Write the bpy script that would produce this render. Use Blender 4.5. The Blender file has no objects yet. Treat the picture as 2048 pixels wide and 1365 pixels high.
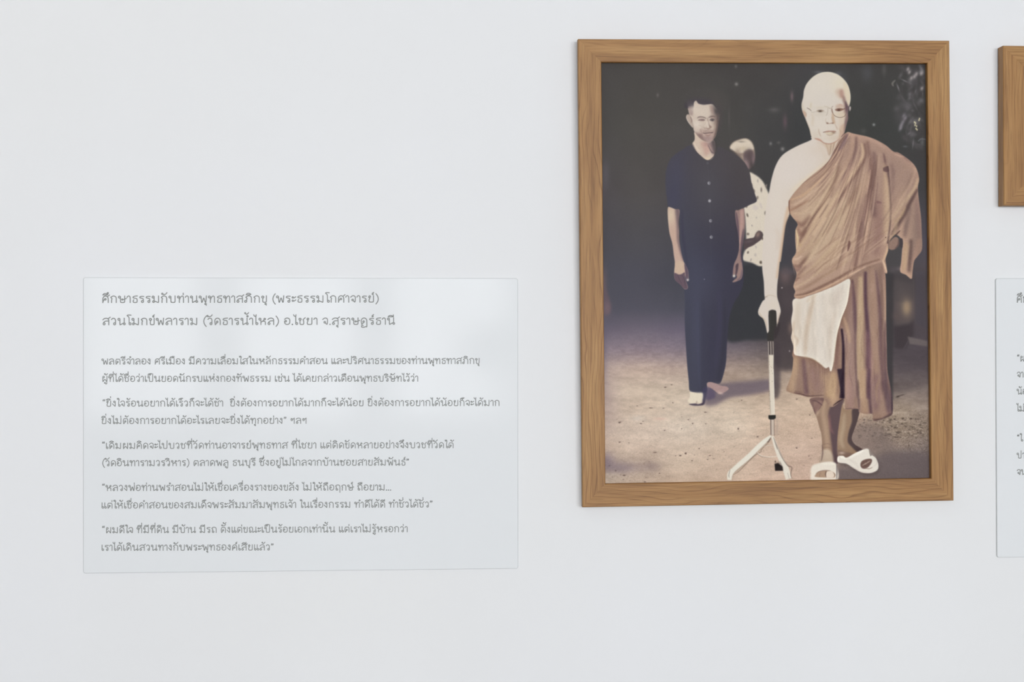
import bpy, bmesh, math
import numpy as np
from mathutils import Matrix, Vector

# ------------------------------------------------ scene, camera, light, exposure
S = bpy.context.scene
COL = S.collection
Z0 = 1.5                                   # height of the lens above the floor
YAW, PITCH, ROLL, FOC = 0.07457, 0.00524, -0.00204, 3329.41   # wall seen slightly from the left
cam = bpy.data.cameras.new('camera'); cam.sensor_width = 36.0; cam.lens = 36.0*FOC/2048
cam.clip_start = .05; cam.clip_end = 100
co = bpy.data.objects.new('camera', cam); COL.objects.link(co); S.camera = co
fw = Vector((math.sin(YAW)*math.cos(PITCH), math.cos(YAW)*math.cos(PITCH), math.sin(PITCH)))
rt = Vector((math.cos(YAW), -math.sin(YAW), 0)); up = rt.cross(fw)
r2 = rt*math.cos(ROLL)+up*math.sin(ROLL); u2 = -rt*math.sin(ROLL)+up*math.cos(ROLL)
M = Matrix((r2, u2, -fw)).transposed().to_4x4(); M.translation = (0, -3, Z0); co.matrix_world = M

S.view_settings.view_transform = 'Standard'; S.view_settings.look = 'None'
S.view_settings.gamma = 1; S.view_settings.use_curve_mapping = False
S.view_settings.exposure = 0.0

W = bpy.data.worlds.new('overcast_sky'); S.world = W; W.use_nodes = True
bg = W.node_tree.nodes['Background']; bg.inputs[0].default_value = (.93, .97, 1, 1); bg.inputs[1].default_value = 1.0

def area(name, loc, target, sx, sy, power, col=(1, 1, 1)):
    l = bpy.data.lights.new(name, 'AREA'); l.shape = 'RECTANGLE'; l.size = sx; l.size_y = sy; l.energy = power; l.color = col
    o = bpy.data.objects.new(name, l); o.location = loc
    o.rotation_euler = (Vector(target)-Vector(loc)).to_track_quat('-Z', 'Y').to_euler(); COL.objects.link(o); return o
XL, XR, YB, H = -4.6, 6.6, -9.5, 3.3       # the room: side walls, back wall, ceiling height
WIN = [(-2.3, -1.35), (-1.15, -.2), (0, .95), (1.15, 2.1), (2.3, 3.25), (3.45, 4.4)]   # window openings in the back wall
WZ0, WZ1 = .95, 2.9
DAY = 180.0
for (a, b) in WIN:
    area('window_daylight', ((a+b)/2, YB-.32, (WZ0+WZ1)/2), ((a+b)/2, 0, (WZ0+WZ1)/2), b-a+.1, WZ1-WZ0+.1, DAY, (.965, .98, 1))
# side window in the right wall, towards the back of the room
SW = (-4.6, -1.6)
area('side_daylight', (XR+.32, sum(SW)/2, 2.0), (XR-2, sum(SW)/2, 1.9), SW[1]-SW[0]+.1, 1.9, 10.0, (1, .99, .97))
# warm ceiling lamp over the left part of the wall
area('ceiling_lamp', (-1.3, -1.6, H-.03), (-1.3, -1.6, 0), .6, .6, 7.0, (1, .93, .84))

# ------------------------------------------------ helpers
def link(o, parent=None, **pr):
    COL.objects.link(o)
    if parent: o.parent = parent
    for k, v in pr.items(): o[k] = v
    return o
def empty(name, loc, **pr):
    o = bpy.data.objects.new(name, None); o.location = loc; o.empty_display_size = .05
    return link(o, **pr)
def meshobj(name, verts, faces, mat, parent=None, smooth=False, **pr):
    m = bpy.data.meshes.new(name); m.from_pydata([tuple(v) for v in verts], [], faces); m.update()
    if mat: m.materials.append(mat)
    if smooth: m.polygons.foreach_set('use_smooth', [True]*len(m.polygons))
    return link(bpy.data.objects.new(name, m), parent, **pr)
def boxdata(boxes):
    V, F = [], []
    for x0, x1, y0, y1, z0, z1 in boxes:
        n = len(V)
        V += [(x0, y0, z0), (x1, y0, z0), (x1, y1, z0), (x0, y1, z0), (x0, y0, z1), (x1, y0, z1), (x1, y1, z1), (x0, y1, z1)]
        F += [[n+i for i in f] for f in ((0, 3, 2, 1), (4, 5, 6, 7), (0, 1, 5, 4), (1, 2, 6, 5), (2, 3, 7, 6), (3, 0, 4, 7))]
    return V, F
def boxes(name, bs, mat, parent=None, bevel=0, **pr):
    V, F = boxdata(bs); o = meshobj(name, V, F, mat, parent, **pr)
    if bevel:
        b = o.modifiers.new('bevel', 'BEVEL'); b.width = bevel; b.segments = 2; b.limit_method = 'ANGLE'
    return o
def lin(c): return tuple((x/255/12.92 if x/255 <= .04045 else ((x/255+.055)/1.055)**2.4) for x in c)
def mat(name, col, rough=.6, spec=.5, **kw):
    m = bpy.data.materials.new(name); m.use_nodes = True; b = m.node_tree.nodes['Principled BSDF']
    b.inputs['Base Color'].default_value = (*col, 1); b.inputs['Roughness'].default_value = rough
    b.inputs['Specular IOR Level'].default_value = spec
    for k, v in kw.items(): b.inputs[k].default_value = v
    return m
class NT:
    def __init__(s, m): s.t = m.node_tree; s.b = s.t.nodes['Principled BSDF']
    def n(s, t, **kw):
        o = s.t.nodes.new(t)
        for k, v in kw.items():
            if k.startswith('i_'): o.inputs[int(k[2:]) if k[2:].isdigit() else k[2:].replace('_', ' ')].default_value = v
            else: setattr(o, k, v)
        return o
    def l(s, a, b): s.t.links.new(a, b)
    def ramp(s, fac, stops):
        r = s.n('ShaderNodeValToRGB'); e = r.color_ramp.elements
        while len(e) < len(stops): e.new(.5)
        for q, (p, c) in zip(e, stops): q.position = p; q.color = (*c, 1)
        s.l(fac, r.inputs[0]); return r.outputs[0]

# painted plaster: near white, with very faint roller relief and tone
M_WALL = mat('white_painted_plaster', (.80, .805, .815), .7, .3)
n = NT(M_WALL); tc = n.n('ShaderNodeTexCoord'); a = n.n('ShaderNodeTexNoise', i_Scale=1.3, i_Detail=2.0); n.l(tc.outputs['Object'], a.inputs['Vector'])
n.l(n.ramp(a.outputs['Fac'], [(.35, (.795, .80, .803)), (.65, (.808, .815, .83))]), n.b.inputs['Base Color'])
a = n.n('ShaderNodeTexNoise', i_Scale=900.0, i_Detail=2.0); n.l(tc.outputs['Object'], a.inputs['Vector'])
bp = n.n('ShaderNodeBump', i_Strength=.04, i_Distance=.0005); n.l(a.outputs['Fac'], bp.inputs['Height']); n.l(bp.outputs[0], n.b.inputs['Normal'])
M_CEIL = mat('grey_ceiling_panels', (.42, .42, .42), .8, .2)
M_SIDE = mat('grey_painted_wall', (.42, .42, .42), .8, .2)
M_BASE = mat('white_gloss_trim', (.8, .8, .8), .4, .4)
M_FLOOR = mat('pale_floor_tile', (.42, .41, .40), .35, .5)
n = NT(M_FLOOR); tc = n.n('ShaderNodeTexCoord'); br = n.n('ShaderNodeTexBrick', i_Scale=1.0); br.offset = 0
br.inputs['Brick Width'].default_value = .6; br.inputs['Row Height'].default_value = .6; br.inputs['Mortar Size'].default_value = .004
br.inputs['Color1'].default_value = (.27, .26, .25, 1); br.inputs['Color2'].default_value = (.24, .235, .23, 1); br.inputs['Mortar'].default_value = (.2, .2, .2, 1)
n.l(tc.outputs['Object'], br.inputs['Vector']); n.l(br.outputs['Color'], n.b.inputs['Base Color'])
M_METAL = mat('grey_window_aluminium', (.45, .46, .47), .4, .5, Metallic=.6)
M_GLASS = mat('clear_glass', (1, 1, 1), 0, .5)
n = NT(M_GLASS); tr = n.n('ShaderNodeBsdfTransparent'); gl = n.n('ShaderNodeBsdfGlossy', i_Roughness=.0); mx = n.n('ShaderNodeMixShader', i_0=.06)
n.l(tr.outputs[0], mx.inputs[1]); n.l(gl.outputs[0], mx.inputs[2]); n.l(mx.outputs[0], n.t.nodes['Material Output'].inputs[0])

# ------------------------------------------------ room shell
boxes('wall_front', [(XL-.2, XR+.2, 0, .15, 0, H)], M_WALL, kind='structure')
boxes('floor', [(XL-.2, XR+.2, YB-.2, .15, -.1, 0)], M_FLOOR, kind='structure')
boxes('ceiling', [(XL-.2, XR+.2, YB-.2, .15, H, H+.1)], M_CEIL, kind='structure')
boxes('wall_left', [(XL-.2, XL, YB, 0, 0, H)], M_SIDE, kind='structure')
boxes('wall_right', [(XR, XR+.2, YB, SW[0], 0, H), (XR, XR+.2, SW[1], 0, 0, H), (XR, XR+.2, SW[0], SW[1], 0, 1.1), (XR, XR+.2, SW[0], SW[1], 2.9, H)], M_SIDE, kind='structure')
bk = [(XL-.2, XR+.2, YB-.2, YB, 0, WZ0), (XL-.2, XR+.2, YB-.2, YB, WZ1, H)]
xs = [XL-.2] + [v for w in WIN for v in w] + [XR+.2]
for i in range(0, len(xs), 2): bk.append((xs[i], xs[i+1], YB-.2, YB, WZ0, WZ1))
boxes('wall_back', bk, M_SIDE, kind='structure')
boxes('baseboard_front', [(XL, XR, -.012, 0, 0, .1)], M_BASE, kind='structure', bevel=.003)
k = 0
for (a, b) in WIN:
    k += 1; yb = YB-.12
    fr_ = boxes('window_%d' % k, [(a, a+.05, yb, yb+.05, WZ0, WZ1), (b-.05, b, yb, yb+.05, WZ0, WZ1), (a, b, yb, yb+.05, WZ0, WZ0+.05), (a, b, yb, yb+.05, WZ1-.05, WZ1), ((a+b)/2-.02, (a+b)/2+.02, yb, yb+.05, WZ0, WZ1)], M_METAL, kind='structure')
    boxes('pane', [(a+.05, (a+b)/2-.02, yb+.02, yb+.026, WZ0+.05, WZ1-.05)], M_GLASS, fr_); boxes('pane', [((a+b)/2+.02, b-.05, yb+.02, yb+.026, WZ0+.05, WZ1-.05)], M_GLASS, fr_)
x = XR+.1
fr_ = boxes('window_7', [(x, x+.05, SW[0], SW[0]+.05, 1.1, 2.9), (x, x+.05, SW[1]-.05, SW[1], 1.1, 2.9), (x, x+.05, SW[0], SW[1], 1.1, 1.15), (x, x+.05, SW[0], SW[1], 2.85, 2.9), (x, x+.05, -3.125, -3.075, 1.1, 2.9)], M_METAL, kind='structure')
boxes('pane', [(x+.02, x+.026, SW[0]+.05, -3.125, 1.15, 2.85)], M_GLASS, fr_); boxes('pane', [(x+.02, x+.026, -3.075, SW[1]-.05, 1.15, 2.85)], M_GLASS, fr_)

# ------------------------------------------------ the flat photographic print, painted with numpy
PS = 2.0                                  # canvas pixels per tracing unit
PX0, PY0, PW, PH = 1192.0, 115.0, 676, 866
CW, CH = int(PW*PS), int(PH*PS)
cv = np.zeros((CH, CW, 3), np.float32)

def fr(x0, y0, k):                        # a tracing window: points noted in a magnified view
    return lambda *p: [(x0 + p[i]/k, y0 + p[i+1]/k) for i in range(0, len(p), 2)]
fA = fr(1365, 180, 9.1); fB = fr(1600, 135, 8.53); fC = fr(1320, 400, 6.825); fD = fr(1540, 260, 4.55)
fE = fr(1500, 520, 4.876); fF = fr(1440, 740, 4.763); fG = fr(1195, 560, 5.055); fH = fr(1195, 760, 6.347)
fS = fr(1280, 170, 4.55); f1 = fr(0, 0, 1)

def spline(p, closed, n=6):
    p = np.asarray(p, float)
    if len(p) < 3: return p
    if closed: q = np.vstack([p[-1], p, p[0], p[1]])
    else: q = np.vstack([2*p[0]-p[1], p, 2*p[-1]-p[-2]])
    t = np.linspace(0, 1, n, endpoint=False)[:, None]; out = []
    for i in range(1, len(q)-2):
        a, b, c, d = q[i-1], q[i], q[i+1], q[i+2]
        out.append(.5*((2*b) + (c-a)*t + (2*a-5*b+4*c-d)*t*t + (3*b-a-3*c+d)*t**3))
    out = np.vstack(out)
    return out if closed else np.vstack([out, p[-1]])

def boxblur(a, r):
    r = int(r)
    if r < 1: return a
    for ax in (0, 1):
        pad = [(0, 0)]*a.ndim; pad[ax] = (r+1, r)
        c = np.cumsum(np.pad(a, pad, mode='edge'), axis=ax, dtype=np.float64)
        n = 2*r+1
        a = ((c[n:] - c[:-n])/n if ax == 0 else (c[:, n:] - c[:, :-n])/n).astype(np.float32)
    return a
def gblur(a, s):                          # s in tracing units
    s *= PS
    if s < .35: return a
    if s < 1.2:
        k = np.exp(-.5*(np.arange(-3, 4)/s)**2); k /= k.sum()
        for ax in (0, 1):
            p = [(0, 0)]*a.ndim; p[ax] = (3, 3); q = np.pad(a, p, mode='edge'); n = a.shape[ax]
            a = sum(k[i]*(q[i:i+n] if ax == 0 else q[:, i:i+n]) for i in range(7))
        return a
    r = max(1, round(s*1.0))
    for _ in range(3): a = boxblur(a, r*.99 if r > 1 else 1)
    return a
def raster(P, blur):
    P = (np.asarray(P, float) - (PX0, PY0))*PS
    m = int(blur*PS*3.2)+3
    x0 = max(0, int(P[:, 0].min())-m); x1 = min(CW, int(P[:, 0].max())+m+2)
    y0 = max(0, int(P[:, 1].min())-m); y1 = min(CH, int(P[:, 1].max())+m+2)
    if x1 <= x0 or y1 <= y0: return None
    w, h, SS = x1-x0, y1-y0, 3
    cov = np.zeros((h*SS, w+1), np.float64)
    A, B = P, np.roll(P, -1, 0)
    ys = (np.arange(h*SS)+.5)/SS + y0
    rows, xs = [], []
    for (ax, ay), (bx, by) in zip(A, B):
        if ay == by: continue
        lo, hi = (ay, by) if ay < by else (by, ay)
        i0 = np.searchsorted(ys, lo); i1 = np.searchsorted(ys, hi)
        if i1 <= i0: continue
        yy = ys[i0:i1]; xx = ax + (yy-ay)*(bx-ax)/(by-ay)
        rows.append(np.arange(i0, i1)); xs.append(xx)
    if not rows: return None
    rows = np.concatenate(rows); xs = np.clip(np.concatenate(xs)-x0, 0, w-1e-3)
    o = np.lexsort((xs, rows)); rows, xs = rows[o], xs[o]
    sg = np.where(np.arange(len(xs)) % 2 == 0, 1., -1.)   # every row holds an even number of crossings
    f = np.floor(xs).astype(int); d = xs-f
    np.add.at(cov, (rows, f), sg*(1-d)); np.add.at(cov, (rows, f+1), sg*d)
    a = np.cumsum(cov, 1)[:, :w].reshape(h, SS, w).mean(1).astype(np.float32)
    return (slice(y0, y1), slice(x0, x1)), gblur(np.clip(a, 0, 1), blur)
def put(sl, a, col, clip):
    if clip is not None: a = a*clip[sl]
    if callable(col): col = col(sl)
    cv[sl] += (np.asarray(col, np.float32)-cv[sl])*a[..., None]
def fill(P, col, blur=.5, alpha=1., clip=None, smooth=True, n=6):
    if smooth: P = spline(P, True, n)
    r = raster(P, blur)
    if r: put(r[0], r[1]*alpha, col, clip)
def ribbon(P, w, taper=.3):
    P = spline(P, False, 8); n = len(P)
    T = np.gradient(P, axis=0); T /= np.maximum(1e-6, np.hypot(T[:, 0], T[:, 1]))[:, None]
    N = np.stack([-T[:, 1], T[:, 0]], 1); u = np.linspace(0, 1, n)
    if np.ndim(w): ww = np.interp(u, np.linspace(0, 1, len(w)), w)/2
    else: ww = w/2*(taper + (1-taper)*np.sin(np.pi*u)**.6)
    return np.vstack([P + N*ww[:, None], (P - N*ww[:, None])[::-1]])
def stroke(P, w, col, alpha=1., blur=.4, clip=None, taper=.3):
    r = raster(ribbon(P, w, taper), blur)
    if r: put(r[0], r[1]*alpha, col, clip)
def blob(x, y, rx, ry, col, alpha=1., rot=0, clip=None, hard=1.):
    m = 3.2*max(rx, ry)*PS; cx, cy = (x-PX0)*PS, (y-PY0)*PS
    x0, x1 = max(0, int(cx-m)), min(CW, int(cx+m)+1); y0, y1 = max(0, int(cy-m)), min(CH, int(cy+m)+1)
    if x1 <= x0 or y1 <= y0: return
    Y, X = np.mgrid[y0:y1, x0:x1]; X = X-cx; Y = Y-cy; c, s = math.cos(rot), math.sin(rot)
    d = ((X*c+Y*s)/(rx*PS))**2 + ((-X*s+Y*c)/(ry*PS))**2
    a = np.exp(-.5*d**hard).astype(np.float32)*alpha
    put((slice(y0, y1), slice(x0, x1)), a, col, clip)
def mask_of(P, blur=.6, smooth=True):
    m = np.zeros((CH, CW), np.float32); r = raster(spline(P, True, 6) if smooth else P, blur); m[r[0]] = np.clip(r[1]*1.8, 0, 1); return m

rng = np.random.default_rng(7)
def vnoise(fx, fy, seed):                 # value noise with cell size (fx, fy) in tracing units
    g = np.random.default_rng(seed); nx, ny = int(PW/fx)+3, int(PH/fy)+3
    G = g.random((ny, nx)).astype(np.float32)
    X = np.arange(CW)/PS/fx; Y = np.arange(CH)/PS/fy
    ix = X.astype(int); iy = Y.astype(int); tx = X-ix; ty = Y-iy
    tx = (tx*tx*(3-2*tx)).astype(np.float32); ty = (ty*ty*(3-2*ty)).astype(np.float32)[:, None]
    a, b = G[iy][:, ix], G[iy][:, ix+1]; c, d = G[iy+1][:, ix], G[iy+1][:, ix+1]
    t = a+(b-a)*tx; u = c+(d-c)*tx
    return (t+(u-t)*ty)*2-1
def fbm(fx, fy, seed, o=3): return sum(vnoise(fx/2**k, fy/2**k, seed+k)/2**k for k in range(o))/1.6

# ---- ground and dark trees behind, from a coarse grid of tones
GX = [1192, 1280, 1370, 1460, 1540, 1620, 1700, 1790, 1868]
GR = [
(115, '4a4746 4b4846 4a4745 474443 484544 484647 474545 464443 434142'),
(250, '4d4b49 504d4a 4f4c4a 4c4a48 454444 3f4041 40413f 404140 434140'),
(380, '524e50 534f4e 514d4d 4c4848 444344 403f40 403f40 434242 454345'),
(480, '4f4d53 514f53 4d4b50 484649 454349 47444a 444345 4a4849 54505a'),
(560, '4c4c53 4d4c54 4a4a52 444449 3e4045 4a4549 454346 4c4849 585052'),
(620, '55545e 55535d 51505a 42434a 3a3c40 55505a 4a464a 62585a 6a6064'),
(660, '6d6672 706873 6c6472 484650 3c3a3e 605654 4a4446 4e484e 625a5f'),
(700, '8c8088 8f8188 877b83 776c71 6c6263 786c6a 5d5455 5a5358 5f575e'),
(740, 'b8a69f c0aca1 b8a59c a39187 97877d 9a8a80 7a6c68 746a6c 71676b'),
(780, 'cbbab0 d0bfb2 cbbbae b3a194 b5a396 bba798 9a887e 8c7f7b 8e817e'),
(820, 'c5b3a9 cdbbae d5c5b8 d2c1b3 ccb8a9 c9b4a4 bca594 a39386 9a8b83'),
(860, 'c6b5ac d0bfb4 d3c4b9 d2c2b5 ceb9aa ccb5a6 c4ac9c 938377 8d7e73'),
(900, 'cdbaae d0bdb1 d1bfb2 d2beb0 ceb8aa cbb4a7 c5ae9f 998980 7e7270'),
(930, 'a89890 b9a79c cdbaac ceb9ab ceb7a9 ccb4a7 b8a091 877975 6c6364'),
(955, 'b3a59b bba99d c8b4a6 ccb7a9 cfb8aa cdb5a8 a79487 7f7370 776d6c'),
(985, 'c0b0a5 c3b1a5 cab7a9 ceb9ab d0b9ab cdb5a8 a79487 7f7370 776d6c')]
gy = np.array([r[0] for r in GR], float)
gc = np.array([[[int(h[i:i+2], 16) for i in (0, 2, 4)] for h in r[1].split()] for r in GR], float)
yy = np.arange(CH)/PS+PY0; xx = np.arange(CW)/PS+PX0
tmp = np.stack([[np.interp(yy, gy, gc[:, j, k]) for j in range(len(GX))] for k in range(3)], -1)      # (cols, CH, 3)
j = np.clip(np.searchsorted(GX, xx)-1, 0, len(GX)-2); gx = np.array(GX, float)
t = ((xx-gx[j])/(gx[j+1]-gx[j])); t = (t*t*(3-2*t))[None, :, None]
tmp = tmp.transpose(1, 0, 2)
cv[:] = tmp[:, j]*(1-t) + tmp[:, j+1]*t
cv[:] = gblur(cv, 6)
wy = np.clip((np.arange(CH)/PS+PY0-690)/90, 0, 1)[:, None, None]; cv *= 1+wy*np.array([.0, -.004, -.03], np.float32)
Yg = (np.arange(CH)/PS+PY0)[:, None]; Xg = (np.arange(CW)/PS+PX0)[None, :]
ground = np.clip((Yg-690)/110, 0, 1).astype(np.float32)
cv += (fbm(60, 14, 11)*9*ground + fbm(18, 6, 21)*5*ground)[..., None]*np.array([1, .97, .92], np.float32)
cv += (fbm(40, 50, 31)*2.2*(1-ground))[..., None]
cv += (vnoise(1.3, 1.0, 43)*8*np.clip((Yg-770)/80, 0, 1))[..., None]
cv += (fbm(9, 4, 45)*11*np.clip((Yg-655)/60, 0, 1)*(1-.45*np.clip((Yg-820)/60, 0, 1)))[..., None]*np.array([1, .95, .88], np.float32)
cv += (fbm(34, 11, 47)*10*np.clip((Yg-690)/40, 0, 1))[..., None]*np.array([1, .98, .92], np.float32)
cv += (fbm(3, 2, 41, 2)*9*np.clip((Yg-790)/80, 0, 1)*(.55+.75*np.clip((Xg-1700)/60, 0, 1)+.5*np.clip((Yg-925)/25, 0, 1)*np.clip((1330-Xg)/60, 0, 1)))[..., None]
right_rough = np.clip((Xg-1660)/50, 0, 1)*np.clip((Yg-800)/40, 0, 1)
cv += ((vnoise(1.6, 1.2, 51)**3)*34*right_rough)[..., None]
cv += (fbm(26, 9, 57)*11*right_rough)[..., None]

# dim shapes in the dark trees
for x, y, rx, ry, c, a in [(1586, 192, 2.2, 7, '8a7377', .6), (1572, 243, 3, 10, '6a565c', .7), (1550, 219, 7, 3.5, '6c6866', .6),
                           (1543, 287, 2, 2.5, '8a8886', .7), (1567, 298, 2.6, 2.8, '98948f', .75), (1559, 285, 2.5, 2, '77736f', .5),
                           (1474, 167, 2.5, 2.5, '8f8b86', .8), (1473, 131, 2, 2.5, '7b7672', .6), (1315, 189, 1.8, 2.8, '7d7974', .6),
                           (1374, 188, 1.2, 1.2, '77736f', .6), (1459, 234, 1.5, 16, '5f5a58', .5), (1640, 143, 6, 2, '7b7c80', .5),
                           (1679, 146, 5, 3, '6e6f74', .5), (1690, 158, 6, 10, '55555a', .4), (1738, 145, 8, 12, '5c5c60', .45),
                           (1772, 138, 3, 8, '696664', .5), (1751, 249, 2, 2, '9a9c98', .8), (1730, 262, 4, 4, '5a5855', .5),
                           (1210, 348, 5, 20, '625d61', .6), (1201, 376, 6, 26, '5c575c', .5), (1240, 560, 60, 30, '54535e', .5)]:
    blob(x, y, rx, ry, [int(c[i:i+2], 16) for i in (0, 2, 4)], a)
rg = np.random.default_rng(3)
for k in range(110):                       # leaves catching light at the top right
    u = rg.random(); x = 1800+52*rg.random()**.8; y = 130+170*rg.random()
    if x-1792 < (y-130)*.12: continue
    g = 70+rg.random()**3*95
    blob(x, y, 1+3*rg.random(), 2+6*rg.random(), (g+3, g-1, g), .35+.35*rg.random(), rg.normal()*.5)
for (x, y) in [(1820, 137), (1823, 143), (1833, 152), (1837, 147), (1847, 146), (1848, 176), (1827, 155)]: blob(x, y, 2.2, 3.2, (168, 160, 158), .8, .4)
stroke(f1(1791, 172, 1789, 166, 1795, 159), 4, (122, 118, 112), .8, 1)
for (x, y) in [(1835, 246), (1837, 252), (1836, 257), (1842, 240), (1834, 250), (1843, 237), (1838, 259), (1833, 244)]: blob(x, y, 1, 1.3, (228, 218, 180), .95)
for (x, y) in [(1809, 244), (1806, 250), (1814, 236), (1805, 256), (1811, 231)]: blob(x, y, 2.2, 4, (160, 152, 158), .7, .5)
stroke(f1(1840, 283, 1846, 278, 1856, 279), 2.5, (120, 122, 124), .7, 1)
blob(1848, 285, 3, 5, (110, 112, 110), .5); blob(1814, 293, 3, 1.4, (110, 112, 114), .6)
blob(1815, 210, 10, 6, (104, 100, 102), .5); blob(1797, 217, 4, 4, (108, 104, 104), .55); blob(1803, 232, 8, 12, (84, 80, 82), .6)

# arm at the left margin
fill(f1(1195, 545, 1206, 552, 1211, 575, 1219, 605, 1221, 622, 1215, 632, 1206, 630, 1195, 600), (108, 92, 98), 2.2, .75)
blob(1213, 618, 5, 10, (128, 108, 112), .7); blob(1208, 560, 4, 20, (112, 98, 100), .5)
# beam and pale wall parts on the right, dim and out of focus
fill(f1(1770, 545, 1791, 548, 1789, 700, 1788, 800, 1776, 830, 1770, 700), (60, 60, 62), 2, .9, smooth=False)
fill(f1(1793, 560, 1829, 570, 1829, 648, 1793, 655), (112, 102, 98), 4, .8, smooth=False)
blob(1816, 616, 7, 12, (172, 150, 126), .85); blob(1808, 598, 8, 14, (140, 125, 115), .5); blob(1795, 634, 6, 6, (120, 104, 98), .5)
fill(f1(1833, 545, 1855, 545, 1856, 660, 1834, 650), (88, 84, 92), 3, .8, smooth=False)
fill(f1(1790, 655, 1822, 650, 1830, 640, 1830, 672, 1812, 700, 1792, 700), (64, 58, 62), 3, .85, smooth=False)
fill(f1(1818, 675, 1858, 684, 1858, 695, 1822, 690), (142, 132, 128), 1.6, .9, smooth=False)
stroke(f1(1820, 680, 1816, 690, 1808, 702), 3, (96, 88, 94), .7, 1.2)
fill(f1(1792, 704, 1858, 700, 1858, 740, 1792, 750), (92, 84, 90), 6, .5, smooth=False)
stroke(f1(1800, 712, 1830, 722, 1856, 716), 5, (70, 64, 70), .5, 3); blob(1798, 795, 3, 1.4, (60, 50, 46), .85, -.3); blob(1806, 792, 4, 1, (90, 78, 72), .8, -.2)
blob(1803, 539, 5, 3, (120, 108, 108), .8); blob(1790, 542, 6, 5, (100, 92, 96), .5)
fill(f1(1799, 545, 1812, 542, 1826, 552, 1832, 560, 1830, 600, 1790, 600), (84, 80, 82), 3, .45)

fill(f1(1776, 545, 1866, 545, 1866, 770, 1776, 800), (62, 54, 56), 7, .38, smooth=False)
blob(1816, 616, 6, 11, (176, 152, 124), .6); stroke(f1(1830, 560, 1831, 640), 1.5, (120, 108, 100), .5, 1)
# ---- woman walking behind in a pale spotted blouse
skinf = (218, 207, 190)
fill(f1(1452, 560, 1500, 530, 1545, 540, 1560, 640, 1558, 676, 1500, 682, 1450, 676), (56, 57, 61), 3, .95)
fill(f1(1499, 348, 1512, 350, 1527, 363, 1538, 385, 1545, 400, 1560, 410, 1560, 500, 1528, 533, 1505, 527, 1487, 521, 1490, 505, 1494, 492, 1492, 440, 1489, 415, 1500, 404, 1510, 395), (218, 207, 191), 1.6)
fill(f1(1461, 296, 1467, 285, 1480, 279, 1494, 277, 1505, 284, 1510, 298, 1511, 315, 1506, 330, 1499, 337, 1488, 330, 1480, 315, 1470, 304), (176, 158, 142), 1.6)
fill(f1(1462, 297, 1468, 286, 1481, 280, 1494, 278, 1504, 285, 1509, 299, 1497, 300, 1488, 306, 1479, 306), (216, 203, 186), 1.4)
blob(1484, 283, 5, 1.4, (140, 128, 118), .7)
fill(f1(1489, 304, 1499, 298, 1508, 303, 1511, 318, 1505, 334, 1497, 338, 1489, 322), (98, 84, 86), 2, .85)
blob(1493, 326, 3, 6, (168, 146, 142), .7); blob(1500, 312, 6, 9, (84, 72, 74), .6); blob(1488, 297, 7, 4, (190, 174, 152), .6); blob(1497, 332, 2, 5, (150, 128, 128), .6); blob(1505, 330, 3, 6, (70, 64, 64), .7); blob(1476, 302, 4, 4, (150, 132, 118), .6); stroke(f1(1462, 298, 1470, 305, 1480, 313, 1488, 322), 3, (86, 78, 76), .8, 1.6); blob(1508, 318, 2, 7, (136, 116, 118), .6); blob(1481, 309, 5, 3, (122, 106, 100), .6)
for k, (x, y, rx, ry, g) in enumerate([(1509, 382, 2, 3.5, 110), (1524, 380, 1.6, 4, 120), (1516, 396, 2, 3, 125), (1505, 370, 1.5, 3, 140), (1517, 362, 1.5, 3, 170), (1534, 372, 1.4, 3, 130),
        (1496, 431, 1.6, 3.2, 90), (1533, 427, 2.4, 3.6, 88), (1514, 436, 1.2, 1.6, 175), (1505, 452, 1.3, 1.7, 165), (1497, 469, 2.4, 2.2, 110), (1497, 506, 1.8, 2.4, 105), (1523, 526, 2.4, 2.6, 70),
        (1512, 511, 2, 3, 185), (1503, 521, 1.5, 2.6, 165), (1513, 495, 1.5, 3, 185), (1526, 478, 1.6, 2.5, 80), (1512, 416, 5, 4, 200), (1523, 412, 2, 5, 198), (1540, 448, 2, 3, 190), (1494, 414, 2, 2, 120)]):
    blob(x, y, rx, ry, (g+8, g-4, g-12), .85, .3*((k % 3)-1), hard=1.6)
fill(f1(1490, 482, 1500, 478, 1509, 476, 1513, 468, 1518, 463, 1524, 464, 1528, 471, 1524, 480, 1515, 487, 1508, 492, 1499, 496, 1490, 500), (84, 72, 74), .9)
blob(1517, 470, 3, 4.5, (150, 128, 118), .8, .4); blob(1499, 484, 6, 2, (110, 98, 100), .5, -.2)

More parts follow.
